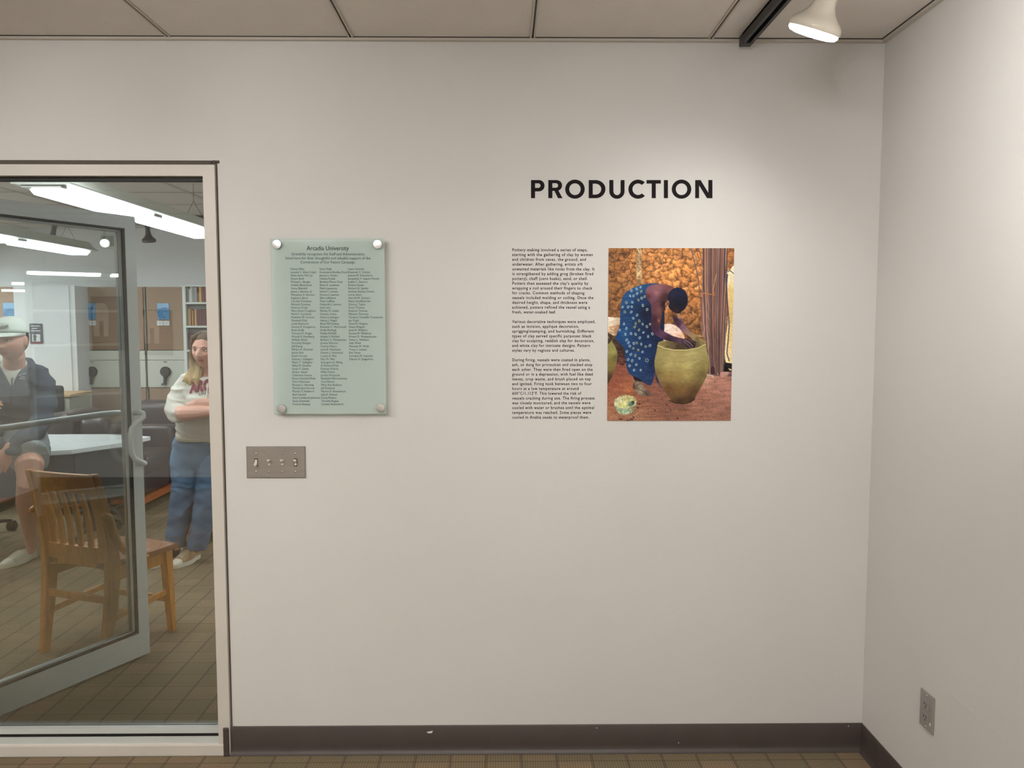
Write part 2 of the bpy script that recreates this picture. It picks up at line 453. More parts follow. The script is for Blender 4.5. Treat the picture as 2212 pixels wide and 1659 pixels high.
fy = [y for y in fy if y < FY1 - .1] + [FY1]
tiles(fx, fy)
# narrow slotted grid between the tiles: two strips with a dark slot
def grid(xs, ys):
    bm = BM(); b2 = BM()
    for x in xs[1:-1]:
        box(bm, x - .009, x - .003, ys[0], ys[-1], CZ - .003, CZ + .004); box(bm, x + .003, x + .009, ys[0], ys[-1], CZ - .003, CZ + .004)
        box(b2, x - .003, x + .003, ys[0], ys[-1], CZ + .003, CZ + .006)
    for y in ys[1:-1]:
        box(bm, xs[0], xs[-1], y - .009, y - .003, CZ - .0028, CZ + .004); box(bm, xs[0], xs[-1], y + .003, y + .009, CZ - .0028, CZ + .004)
        box(b2, xs[0], xs[-1], y - .003, y + .003, CZ + .003, CZ + .0058)
    struct('ceiling_grid', bm, M_grid, parent=ceil); struct('grid_slot', b2, M_dark, parent=ceil)
grid(nx, ny); grid(fx, fy)
# wall angle around the near room, with a dark joint above it
bm = BM(); b2 = BM()
box(bm, LX, RX, -.016, -.001, CZ - .009, CZ - .001); box(bm, RX - .016, RX - .001, NY, -.016, CZ - .009, CZ - .001)
box(b2, LX, RX, -.02, -.001, CZ - .001, CZ + .002); box(b2, RX - .02, RX - .001, NY, -.02, CZ - .001, CZ + .002)
struct('trim_1', bm, M_grid); struct('trim_2', b2, M_dark)

# cove base
prof = [(0, 0), (.014, 0), (.0135, .004), (.0085, .010), (.0055, .018), (.0045, .03), (.0045, .1), (.0025, .1035), (0, .1035)]
def cove(bm, a, b, d):      # runs from a to b, projecting towards d
    a, b, d = Vector(a), Vector(b), Vector(d)
    A = [bm.verts.new(a + d * p + Vector((0, 0, z))) for p, z in prof]; B = [bm.verts.new(b + d * p + Vector((0, 0, z))) for p, z in prof]
    n = len(prof)
    for k in range(n): bm.faces.new((A[k], A[(k + 1) % n], B[(k + 1) % n], B[k]))
    bm.faces.new(A[::-1]); bm.faces.new(B)
bm = BM(); cove(bm, (-.9655, 0, 0), (RX, 0, 0), (0, -1, 0))
bb = struct('baseboard_back', bm, M_base, smooth=True)
bm = BM(); box(bm, -.986, -.966, -.018, .0, 0, .1045, .003); struct('base_return', bm, M_base, parent=bb)
bm = BM()
for (x, z, r) in ((.0, 0, 0),):
    c = W(928, 1582, -.006); pts = [(-.011, 0), (.002, .0035), (.0115, .005), (.008, -.0035), (-.003, -.004)]
    prism(bm, pts, .001, WALLM(c.x, c.z, -.0045))
for px_, py_ in ((1289, 1573), (1466, 1605), (1833, 1569)):
    c = W(px_, py_, -.006); prism(bm, [(-.0022, 0), (0, .002), (.002, .0005), (.0003, -.002)], .001, WALLM(c.x, c.z, -.0045))
struct('paint_chip', bm, M_white, parent=bb)
bm = BM(); cove(bm, (RX, -.0045, 0), (RX, -.121, 0), (-1, 0, 0)); cove(bm, (RX, -.1225, 0), (RX, NY, 0), (-1, 0, 0))
struct('baseboard_right', bm, M_base, smooth=True)
bm = BM(); cove(bm, (LX, NY, 0), (RX, NY, 0), (0, 1, 0)); struct('baseboard_rear', bm, M_base, smooth=True)
bm = BM(); cove(bm, (-6.1, FY1, 0), (14.1, FY1, 0), (0, -1, 0)); struct('baseboard_far', bm, M_base, smooth=True)

# ------------------------------------------------------------------ sidelight window
win = boxes('window_1', [(-1.003, -.963, -.012, .105, .0, 2.05), (-3.05, -1.003, -.012, .105, 2.013, 2.05), (-2.105, -2.045, -.008, .105, .046, 2.013), (-3.08, -3.05, -.012, .105, 0, 2.05)], M_frame)
bm = BM(); box(bm, -3.08, -.957, .004, .09, 2.05, 2.066); box(bm, -.963, -.957, .004, .09, 0, 2.05); struct('shadow_gap', bm, M_groove, parent=win)
# ragged caulk blobs at the outer corner of the gap
bm = BM()
for (x, y, r) in ((471, 350, .006), (463, 349, .005), (113, 355, .0045), (455, 350, .004), (30, 353, .003)):
    c = W(x, y, 0); lathe(bm, [(r, 0), (r * .9, .0007), (.0005, .0009)], WALLM(c.x, c.z, -.0005) , n=10)
struct('caulk', bm, M_groove, parent=win)
bm = BM(); box(bm, -2.045, -.975, -.016, .105, 0, .046, .006); struct('window_sill', bm, M_frame, parent=win)
bm = BM(); box(bm, -2.045, -1.003, -.006, .06, .046, .0695); box(bm, -2.045, -1.003, -.004, .03, .0805, .0995); box(bm, -2.045, -1.003, .03, .09, 2.0095, 2.013)
struct('glazing_bead', bm, M_alu, parent=win)
bm = BM(); box(bm, -2.045, -1.003, -.0035, .05, .0696, .0804); box(bm, -2.045, -1.003, .012, .036, 2.0, 2.0095); box(bm, -1.0045, -1.003, .012, .036, .1, 2.0)
struct('gasket', bm, M_rubber, parent=win)
bm = BM(); box(bm, -2.045, -1.004, .018, .0245, .0995, 2.001); struct('pane', bm, M_glass, parent=win)
bm = BM()
box(bm, -3.08, -3.04, -.0, .1, 0, .001)
bm.free()

# ------------------------------------------------------------------ open glass door (its leaf swings into the far room)
HX, HY = -2.080, .055; DU = Vector((.4694, .8830, 0)); DN = Vector((.8830, -.4694, 0))
DL = .927; DM = Matrix(((DU.x, DN.x, 0, HX), (DU.y, DN.y, 0, HY), (0, 0, 1, 0), (0, 0, 0, 1)))   # local x along the leaf, local y out of its visible face
DM[2][2] = 1
door = bpy.data.objects.new('door_1', None); C.objects.link(door); door['kind'] = 'structure'; door.location = (HX, HY, 0); RM[door] = Matrix.Translation((HX, HY, 0))
def dbox(name, lst, m, bev=0.0):
    bm = BM()
    for b in lst: box(bm, *b, bev, M=DM)
    return struct(name, bm, m, parent=door)
ZB, ZT = .012, 1.992
dbox('stile', [(0, .052, -.022, .022, ZB, ZT)], M_alu, .001)
dbox('stile', [(DL - .055, DL, -.022, .022, ZB, ZT)], M_alu, .001)
dbox('bottom_rail', [(.052, DL - .055, -.022, .022, ZB, .122)], M_alu)
dbox('top_rail', [(.052, DL - .055, -.022, .022, 1.935, ZT)], M_alu)
a0, a1, z0, z1 = .052, DL - .055, .122, 1.935
dbox('gasket', [(a0, a0 + .009, .008, .0235, z0, z1), (a1 - .009, a1, .008, .0235, z0, z1), (a0, a1, .008, .0235, z0, z0 + .009), (a0, a1, .008, .0235, z1 - .009, z1)], M_rubber)
dbox('glazing_bead', [(a1 - .02, a1, -.02, .0078, z0, z1), (a0, a0 + .014, -.02, .0078, z0, z1), (a0, a1, -.02, .0078, z1 - .016, z1), (a0, a1, -.02, .0078, z0, z0 + .012)], M_alu)
dbox('pane', [(a0 + .004, a1 - .004, -.003, .003, z0 + .004, z1 - .004)], M_doorglass)
def dpt(s, n, z): return DM @ Vector((s, n, z))
bm = BM()        # push bar on the hidden face
tube(bm, [dpt(.03, -.02, 1.10), dpt(.03, -.05, 1.10), dpt(.045, -.072, 1.10), dpt(.075, -.078, 1.102), dpt(.45, -.078, 1.112), dpt(DL - .12, -.078, 1.121), dpt(DL - .075, -.075, 1.121), dpt(DL - .05, -.055, 1.121), dpt(DL - .045, -.02, 1.121)], .0135, 12)
struct('push_bar', bm, M_alu, smooth=True, parent=door)
bm = BM()        # offset pull on the visible face
s0 = DL - .034
tube(bm, [dpt(s0, .02, 1.125), dpt(s0 + .0, .05, 1.128), dpt(s0 + .006, .066, 1.122), dpt(s0 + .004, .07, 1.108), dpt(s0 - .03, .066, 1.085), dpt(s0 - .05, .062, 1.06), dpt(s0 - .056, .06, 1.03), dpt(s0 - .056, .06, .98), dpt(s0 - .052, .06, .95), dpt(s0 - .04, .062, .925), dpt(s0 - .01, .068, .906), dpt(s0 + .004, .066, .9), dpt(s0 + .004, .05, .896), dpt(s0, .02, .896)], .0125, 12)
struct('door_handle', bm, M_alu, smooth=True, parent=door)
for z in (.25, 1.0, 1.75):
    bm = BM(); box(bm, HX - .02, HX - .004, HY - .012, HY + .012, z - .05, z + .05, .003); struct('hinge', bm, M_alu, parent=door)

# track, lamps and added fill lights of the near room
TX = .795
t = thing('lighting_track', 'black ceiling track running to the wall beside the white lamp', 'track', (TX, -.04, CZ - .03))
bm = BM(); box(bm, TX - .018, TX - .007, -2.6, -.045, CZ - .034, CZ - .004); box(bm, TX + .007, TX + .018, -2.6, -.045, CZ - .034, CZ - .004); box(bm, TX - .018, TX + .018, -2.6, -.045, CZ - .01, CZ - .003)
obj('channel', bm, M_dark, t)
bm = BM(); box(bm, TX - .0185, TX + .0185, -.075, -.04, CZ - .0355, CZ - .002, .002); obj('end_cap', bm, M_black, t)

def track_head(p, axis, colour, label, lit=True, power=SPOT_POWER, cone=128, scale=1.0, ceiling_z=CZ - .034, spot=True):
    """flared lamp head: p = centre of the face, axis = where it shines"""
    p = Vector(p); ax = Vector(axis).normalized()
    t = thing('track_spotlight', label, 'lamp', p, 0, None)
    Mx = frame_to(p, -ax, (1, 0, 0)); s = scale
    prof = [(.066, 0.0), (.0685, .003), (.0685, .009), (.066, .017), (.058, .026), (.047, .035), (.037, .047), (.029, .064), (.024, .092), (.0225, .115), (.023, .14), (.027, .165), (.028, .175), (.02, .182), (.004, .184)]
    bm = BM(); lathe(bm, [(r * s, z * s) for r, z in prof], Mx, 32); obj('lamp_shade', bm, colour, t, True)
    prof = [(.0655, -.0005), (.0655, -.006), (.060, -.012), (.045, -.0155), (.02, -.017), (.002, -.0172)]
    bm = BM(); lathe(bm, [(r * s, z * s) for r, z in prof], Mx, 32); obj('lamp_face', bm, M_bulb if lit else colour, t, True)
    top = Mx @ Vector((0, 0, .15 * s))
    bm = BM(); tube(bm, [top, Vector((top.x, top.y, ceiling_z - .03))], .009, 8); box(bm, top.x - .014, top.x + .014, top.y - .04, top.y + .04, ceiling_z - .028, ceiling_z)
    obj('stem', bm, colour, t)
    if lit and spot:
        ld = bpy.data.lights.new('spot', 'SPOT'); ld.energy = power; ld.color = (1, .985, .955); ld.spot_size = math.radians(cone); ld.spot_blend = 1; ld.shadow_soft_size = .11
        lo = bpy.data.objects.new('spot', ld); C.objects.link(lo); lo.parent = t
        q = ax * .045
        lo.location = q; lo.rotation_euler = (-ax).to_track_quat('Z', 'Y').to_euler()
    return t
# the lamp in view: its face sits where the photograph shows the bright rim
c = W(1758, 66, -.60)
track_head(c, (-.27, .36, -.90), M_lampwhite, 'white flared track spotlight glowing beside the black track', power=SPOT_POWER * 1.0)
def aimed(p, target, label, k=1.0, cone=128):
    p = Vector(p); track_head(p, Vector(target) - p, M_lampwhite, label, power=SPOT_POWER * k, cone=cone)
aimed((.3, -1.8, 2.22), (.98, 0, 1.68), 'added fill spotlight out of view aimed at the wall picture', 1.6, 96)  # added unseen lamp that brightens the wall around the picture
t = thing('lighting_track', 'added black ceiling track out of view above the title lettering', 'track', (.3, -1.4, CZ - .03))  # track added to carry the unseen picture spotlight
bm = BM(); box(bm, .282, .318, -2.6, -1.4, CZ - .034, CZ - .003); obj('channel', bm, M_dark, t)
aimed((.42, -1.55, 2.2), (RX, -1.05, 2.05), 'white track spotlight out of view aimed at the right wall', 3.2, 84)
T2 = -1.15
t = thing('lighting_track', 'added black ceiling track out of view above the glass plaque side', 'track', (T2, -.9, CZ - .03))  # second added track, for the unseen spotlights on the left
bm = BM(); box(bm, T2 - .018, T2 + .018, -2.6, -.9, CZ - .034, CZ - .003); obj('channel', bm, M_dark, t)
aimed((T2, -1.5, 2.22), (-.9, 0, 1.9), 'added fill spotlight out of view aimed at the glass plaque', 1.0)  # added lamp, unseen, lifting the upper wall at the plaque
aimed((T2, -2.3, 2.22), (-1.9, 0, 2.0), 'added fill spotlight out of view aimed above the window', 1.2)  # added lamp, unseen, lifting the wall above the window
# added fill panels, unseen: behind the camera and in the far room's near part
for (x, y, lb) in ((-.85, -2.9, 'added ceiling fill panel behind the camera, left'), (.45, -3.4, 'added ceiling fill panel behind the camera, right'), (-2.4, -1.9, 'added ceiling fill panel left of the camera'),
                   (-1.95, .75, 'added ceiling fill panel just inside the far room above the open door'), (-3.4, 1.2, 'added ceiling fill panel in the far room above the desk'), (-.4, 1.3, 'added ceiling fill panel in the far room behind the titled wall')):
    t = thing('fill_panel', lb, 'ceiling light', (x, y, CZ - .012))
    bxo('frame', x - .31, x + .31, y - .31, y + .31, CZ - .006, CZ - .0035, M_lampwhite, t)
    bxo('diffuser', x - .28, x + .28, y - .28, y + .28, CZ - .013, CZ - .0065, M_fill_panel if y < 0 else M_fill_panel_far, t)
# framed pictures on the wall behind the camera, faintly mirrored in the sidelight
M_amber = pmat('amber_print', (70, 44, 18), .35, var=.2, vscale=4)
for (xa, xb, ya, yb, lb) in ((303, 369, 669, 768, 'dark amber framed picture on the rear wall, mirrored beside the door edge'), (190, 262, 640, 757, 'dark brown framed picture on the rear wall, mirrored behind the door stile')):
    a, b = W(xa, ya, 4.58), W(xb, yb, 4.58)
    t = thing('framed_picture', lb, 'picture', ((a.x + b.x) / 2, NY, b.z))
    bxo('frame', a.x, b.x, NY + .001, NY + .018, b.z, a.z, M_dark, t)
    bxo('print', a.x + .012, b.x - .012, NY + .0185, NY + .02, b.z + .012, a.z - .012, M_amber, t)
    m_, h_ = (a.x + b.x) / 2 - .05, a.z - b.z
    bm = BM(); prism(bm, [(-.07, 0), (-.02, 0), (-.02, .14), (.02, .14), (.02, 0), (.06, 0), (.07, .24), (.04, .30), (-.04, .30), (-.08, .24)], .002, Matrix(((1, 0, 0, m_), (0, 0, 1, NY + .0205), (0, 1, 0, b.z + h_ * .26), (0, 0, 0, 1))))
    obj('pale_shape', bm, M_frame, t)
# ------------------------------------------------------------------ things on the near wall
# switch plate
x0, x1, z0, z1 = -.8841, -.6807, .990, 1.1005
t = thing('switch_plate', 'brushed steel four-gang light switch plate below the glass plaque', 'light switch', ((x0 + x1) / 2, 0, z0))
bm = BM(); 
M0 = WALLM((x0 + x1) / 2, (z0 + z1) / 2, -.0005)
w2, h2 = (x1 - x0) / 2, (z1 - z0) / 2
lo = [bm.verts.new(M0 @ Vector((sx * w2, sy * h2, 0))) for sx, sy in ((-1, -1), (1, -1), (1, 1), (-1, 1))]
mi = [bm.verts.new(M0 @ Vector((sx * w2, sy * h2, .002))) for sx, sy in ((-1, -1), (1, -1), (1, 1), (-1, 1))]
hi = [bm.verts.new(M0 @ Vector((sx * (w2 - .0035), sy * (h2 - .0035), .0055))) for sx, sy in ((-1, -1), (1, -1), (1, 1), (-1, 1))]
for a, b in ((lo, mi), (mi, hi)):
    for k in range(4): bm.faces.new((a[k], a[(k + 1) % 4], b[(k + 1) % 4], b[k]))
bm.faces.new(lo[::-1]); bm.faces.new(hi)
obj('plate', bm, M_steel, t)
for i, (px_, py_) in enumerate(((553.5, 999), (581.5, 999), (610, 999), (638.5, 999))):
    c = W(px_, py_, -.006)
    m = M_ivory if i in (0, 3) else M_clear
    bm = BM(); box(bm, c.x - .0058, c.x + .0058, -.0062, -.0050, c.z - .0135, c.z + .0135); obj('toggle_slot', bm, M_black if i in (0, 3) else M_steel, t)
    bm = BM(); s = -1 if i == 0 else 1
    box(bm, c.x - .0042, c.x + .0042, -.0085, -.0055, c.z - .0105, c.z + .0105, .001, 1)
    bar(bm, (c.x, -.006, c.z), (c.x, -.019, c.z + s * .0095), .0078, .008, (1, 0, 0), .0082, .006)
    tg = obj('toggle', bm, m, t)
    if m is M_clear: tg['label'] = 'clear lighted toggle'
    for dy in (-19, 19.5):
        s_ = W(px_ - (.6 if dy > 0 else 1.0) * 0, py_ + dy, -.0055)
        bm = BM(); lathe(bm, [(.0034, 0), (.0034, .0006), (.0024, .0018), (.0006, .0022)], WALLM(s_.x, s_.z, -.0055), 12); obj('screw', bm, M_screw, t, True)

# outlet on the right wall
ya, yb, za, zb = -.466, -.3915, .303, .416
t = thing('wall_outlet', 'grey duplex power outlet low on the right wall', 'power outlet', (RX, (ya + yb) / 2, za))
bm = BM(); box(bm, RX - .0062, RX - .0004, ya, yb, za, zb, .002, 2); obj('plate', bm, M_outlet, t)
ym = (ya + yb) / 2; zm = (za + zb) / 2
for dz in (-.0197, .0197):
    bm = BM(); box(bm, RX - .0085, RX - .0062, ym - .0165, ym + .0165, zm + dz - .0135, zm + dz + .0135, .001, 1); f = obj('socket', bm, M_outlet, t)
    bm = BM()
    for dy in (-.0065, .0065): box(bm, RX - .0092, RX - .0084, ym + dy - .0011, ym + dy + .0011, zm + dz - .001, zm + dz + .0065)
    lathe(bm, [(.0024, 0), (.0024, .0007)], frame_to((RX - .0085, ym, zm + dz - .0075), (-1, 0, 0), (0, 1, 0)), 10)
    obj('slot', bm, M_black, f)
bm = BM(); lathe(bm, [(.0032, 0), (.0028, .001), (.001, .0014)], frame_to((RX - .0062, ym, zm + .048), (-1, 0, 0), (0, 1, 0)), 10); obj('screw', bm, M_screw, t, True)
bm = BM(); lathe(bm, [(.0032, 0), (.0028, .001), (.001, .0014)], frame_to((RX - .0062, ym, zm - .048), (-1, 0, 0), (0, 1, 0)), 10); obj('screw', bm, M_screw, t, True)
bm = BM(); prism(bm, [(-.004, -.002), (-.001, .006), (.004, .007), (.003, -.001), (.0, -.006)], .0005, frame_to((RX - .0064, ya + .011, zm - .028), (-1, 0, 0), (0, 1, 0))); obj('paint_chip', bm, M_white, t)

# faint ghost outline, drawn by a thin wall-coloured sheet on the right wall
bm = BM(); box(bm, RX - .0007, RX - .0002, -1.25, -.546, .0, .47)
t = obj('ghost_outline', bm, M_wall); tag(t, 'faint pale ghost outline on a thin sheet, low on the right wall', 'panel')

# glass plaque on four standoffs
xa, xb, za, zb = -.778, -.3975, 1.2147, 1.8045
t = thing('glass_plaque', 'frosted green glass donor plaque with columns of small names', 'plaque', ((xa + xb) / 2, 0, za))
PY_ = -.022
bm = BM(); box(bm, xa, xb, PY_ - .005, PY_, za, zb, .0012, 1); obj('pane', bm, M_plaque, t)
for (px_, py_) in ((598, 528), (816, 528), (608, 883), (822, 881)):
    c = W(px_, py_, -.032)
    bm = BM(); lathe(bm, [(.0125, .0005), (.0125, .022)], WALLM(c.x, c.z, 0), 20); lathe(bm, [(.0145, .0275), (.0150, .029), (.0150, .0345), (.0142, .0365), (.010, .037), (.001, .0372)], WALLM(c.x, c.z, 0), 28)
    obj('standoff', bm, M_cap, t, True)
def plaque_line(bm, s, px_, py_, size, align='LEFT', width=None, off=0.0):
    c = W(px_, py_, PY_ - .0052)
    settext(bm, s, size, WALLM(c.x, c.z, PY_ - .0052), align=align, width=width, off=off, extr=.00012, res=2)
bm = BM()
plaque_line(bm, 'Arcadia University', 708, 540.5, .0205, 'CENTER', .1415, .0001)
obj('heading', bm, M_teal, t)
bm = BM()
plaque_line(bm, 'Gratefully recognizes the Staff and Administration', 708.5, 551.5, .0125, 'CENTER', .243)
plaque_line(bm, 'listed here for their thoughtful and valuable support of the', 708.5, 560.3, .0125, 'CENTER', .283)
plaque_line(bm, 'Cornerstone of Our Future Campaign.', 708.5, 569, .0125, 'CENTER', .184)
obj('subheading', bm, M_teal, t)
cols = ['''Nancy Allen|Lynette S. Allen-Culpit|Aisha Amin McCoy|Pacent Bedi|Michael L. Berger|Debbie Blackstock|Ginny Blaisdell|James J. Bomter, Jr.|Maryanne D. Bowers|Eugene J. Bucci|Carolyn Cinnamia|Michael Coveney|Dolores Coyle|Mary Anne Creighton|Mark P. Curchack|Kathleen M. Cuneen|Elizabeth Daly|Linda Diamond|Dennis R. Dougherty|Brian Duffy|Theresa M. Dugan|Wendy E. Eisenberg|William Elrick|Dorothy Ettinger|Jeff Ewing|Miriam K. Fetscher|Janice Finn|Keith Forrest|Dennis J. Gallagher|Marie T. Gallagher|Abby M. Gamber|Susan F. Gattin|Arthur Gauer|Catherine Guerin|Karen Hartzell-Mulin|Chris Hennessy|Roxane L. Henning|Martha Jane Hoover|Marilyn S. Hubbard|Beth Hunter|Stacy Lombardi Johnston|Susan Kaminski|Victoria Katona''',
'''Stacy Kelly|Rosemarie Bradley Koch|Jessica L. Kosko|Helena Kozak|Barbara Mason Kulp|Bette E. Landman|Mark Lapenova|David C. Larsen|Dennis J. Lawson|Ellen Lefebvre|Peter Leffkes|Deborah J. Lennon|Julie Levy|Shirley M. Lidalle|Charles Lower|Felicia Lundrigan|Nancy J. Magid|Brian McCloskey|Kenneth C. McConnell|Dolly McHugh|Phyllis McNeff|Angela S. McNeil|Barbara C. Menduchan|Josetta Monroe|Charles Myers|Lane B. Neubauer|Dennis L. Nostrand|Louise A. Pfau|May W. Pfan|Georgene A. Pilling|A. Richard Polis|Frances Pollock|Millie Polack|Jo-Ann Pressorik|Elizabeth Rihl-Lewinsky|Cruz Rivera|Mary Ann Roberts|Juli Roebuck|Marion K. Rosenbaum|Julia K. Rosner|Cindy Rubino|Timothy Ruppe|Cynthia Rutherford''',
'''Leann Schmitz|Elizabeth C. Schultz|Joanne M. Schweikert|Jacqueline Y. Seguin-Mandel|Judith C. Severns|Arlene Snyder|Richard A. Speller|Andrea Stanley-Owens|Lorna Stern|Harold W. Stewart|Elaine Stoeffenhofer|Gloria J. Taylor|Kristi Thomas|Roberta Thomas|Maireen Timoney|Tarojeet Tweddle-Trzaskawka|Jay Vogel|Anna M. Wagner|Diana Wagner|Janet E. Walbert|Donna M. Whitlock|Kristin D. Wiebenhutter|Vivian L. Williams|Sally Wink|Manuela M. Wolk|Tracy L. Limper|Eve Yanes|Lorraine M. Yearicks|Dianne H. Zieganfuss''']
for k, (s, xt, xbm) in enumerate(zip(cols, (627.5, 690, 751.5), (635.5, 697, 759.5))):
    bm = BM(); L = s.split('|')
    for i, n in enumerate(L):
        plaque_line(bm, n, xt + (xbm - xt) * i / 42 * .55, 583.0 + i * 6.955, .0094)
    obj('name_column', bm, M_teal, t)

# ------------------------------------------------------------------ vinyl wall lettering
def ring(outer, inner=None):
    return (outer, inner)
def arc(cx, cy, rx, ry, a0, a1, n=18):
    return [(cx + rx * math.cos(math.radians(a0 + (a1 - a0) * k / n)), cy + ry * math.sin(math.radians(a0 + (a1 - a0) * k / n))) for k in range(n + 1)]
# outlines in units of the letter sheet, y downwards
def rot(l, k): return l
GLY = []
GLY.append(([(88, 273), (88, 72), (178, 72)] + arc(176, 135, 62, 63, -90, 90, 20)[1:] + [(133, 198), (133, 273)], [(133, 108), (133, 159)] + [(165, 159)] + arc(167, 133.5, 26, 25.5, 90, -90, 14)[1:]))
GLY.append(([(280, 273), (280, 72), (370, 72)] + arc(370, 132, 63, 60, -90, 70, 18)[1:] + [(438, 273), (388, 273), (348, 192), (325, 192), (325, 273)], [(325, 107), (325, 157)] + [(362, 157)] + arc(364, 132, 25, 25, 90, -90, 14)[1:]))
GLY.append((arc(576, 173, 108.5, 106, 0, 360, 56)[:-1], arc(576, 173.5, 63.5, 65, 360, 0, 56)[:-1]))
GLY.append(([(729, 273), (729, 72), (806, 72)] + arc(806, 172.5, 109, 100.5, -90, 90, 30)[1:], [(773, 112), (773, 233), (802, 233)] + arc(804, 172.5, 64, 60.5, 90, -90, 22)[1:]))
GLY.append(([(958, 72), (1003, 72), (1003, 196)] + arc(1043, 196, 40, 43, 180, 0, 18)[1:] + [(1083, 72), (1127, 72), (1127, 196)] + arc(1042.5, 196, 84.5, 84, 0, 180, 30)[1:], None))
GLY.append((arc(1277, 173.5, 107, 106, -45, -316, 46) + [(1312, 216)] + arc(1277, 173.5, 62, 64, -310, -48, 40) + [(1313, 127)], None))
GLY.append(([(1371, 72), (1530, 72), (1530, 111), (1474, 111), (1474, 273), (1429, 273), (1429, 111), (1371, 111)], None))
GLY.append(([(1564, 72), (1609, 72), (1609, 273), (1564, 273)], None))
GLY.append((arc(1760, 173, 108.5, 106, 0, 360, 56)[:-1], arc(1760, 173.5, 63.5, 65, 360, 0, 56)[:-1]))
GLY.append(([(1912, 72), (1972, 72), (2058, 213), (2058, 72), (2103, 72), (2103, 273), (2043, 273), (1955, 131), (1955, 273), (1912, 273)], None))
title = thing('title_lettering', 'large black capital letters spelling the section title on the wall', 'lettering', (W(1343, 430, 0).x, 0, W(1343, 430, 0).z))
K = 430 / 2212
for outer, inner in GLY:
    loops = [outer] + ([inner] if inner else [])
    L3 = [[Vector((x, y, 0)) for x, y in l] for l in loops]
    tris = tessellate_polygon(L3)
    flat = [p for l in L3 for p in l]
    bm = BM()
    def P(p, y):
        q = W(1130 + p.x * K, 375 + p.y * K, 0); return Vector((q.x, y, q.z))
    f = [bm.verts.new(P(p, -.0007)) for p in flat]; b = [bm.verts.new(P(p, -.0001)) for p in flat]
    for tr in tris:
        try: bm.faces.new([f[i] for i in tr])
        except ValueError: pass
    o_ = 0
    for l in L3:
        n = len(l)
        for k in range(n):
            try: bm.faces.new((f[o_ + k], f[o_ + (k + 1) % n], b[o_ + (k + 1) % n], b[o_ + k]))
            except ValueError: pass
        o_ += n
    obj('letter', bm, M_vinyl, title)
body = '''Pottery making involved a series of steps,|740
starting with the gathering of clay by women|790
and children from caves, the ground, and|728
underwater. After gathering, artists sift|699
unwanted materials like rocks from the clay. It|806
is strengthened by adding grog (broken fired|794
pottery), chaff (corn husks), sand, or shell.|744
Potters then assessed the clay's quality by|750
wrapping a coil around their fingers to check|789
for cracks. Common methods of shaping|717
vessels included molding or coiling. Once the|799
desired height, shape, and thickness were|742
achieved, potters refined the vessel using a|768
fresh, water-soaked leaf.|462
|0
Various decorative techniques were employed,|817
such as incision, appliqu\u00e9 decoration,|669
sprigging/stamping, and burnishing. Different|804
types of clay served specific purposes: black|784
clay for sculpting, reddish clay for decoration,|808
and white clay for intricate designs. Pattern|771
styles vary by regions and cultures.|632
|0
During firing, vessels were coated in plants,|772
ash, or dung for protection and stacked atop|792
each other. They were then fired open on the|795
ground or in a depression, with fuel like dead|798
leaves, crop waste, and brush placed on top|777
and ignited. Firing took between two to four|789
hours at a low temperature at around|669
600\u00b0C/1,112\u00b0F. This lowered the risk of|694
vessels cracking during use. The firing process|816
was closely monitored, and the vessels were|779
cooled with water or brushes until the optimal|812
temperature was reached. Some pieces were|787
cooled in Arabia seeds to waterproof them.|768'''.split('\n')
bt = thing('body_lettering', 'column of small black wall text left of the picture', 'lettering', (W(1196, 905, 0).x, 0, W(1196, 905, 0).z))
bm = BM(); n_ = 0
for i, ln in enumerate(body):
    s, xe = ln.rsplit('|', 1); xe = float(xe)
    if not s:
        obj('paragraph', bm, M_vinyl, bt); bm = BM(); continue
    c = W(1106.4, 542.7 + i * 10.332, 0); e = W(1090 + xe / 4.1455, 542.7, 0)
    settext(bm, s, .0143, WALLM(c.x, c.z, -.0003), width=(e.x - c.x), off=.00022, extr=.0002, spacing=1.16, res=2)
obj('paragraph', bm, M_vinyl, bt)
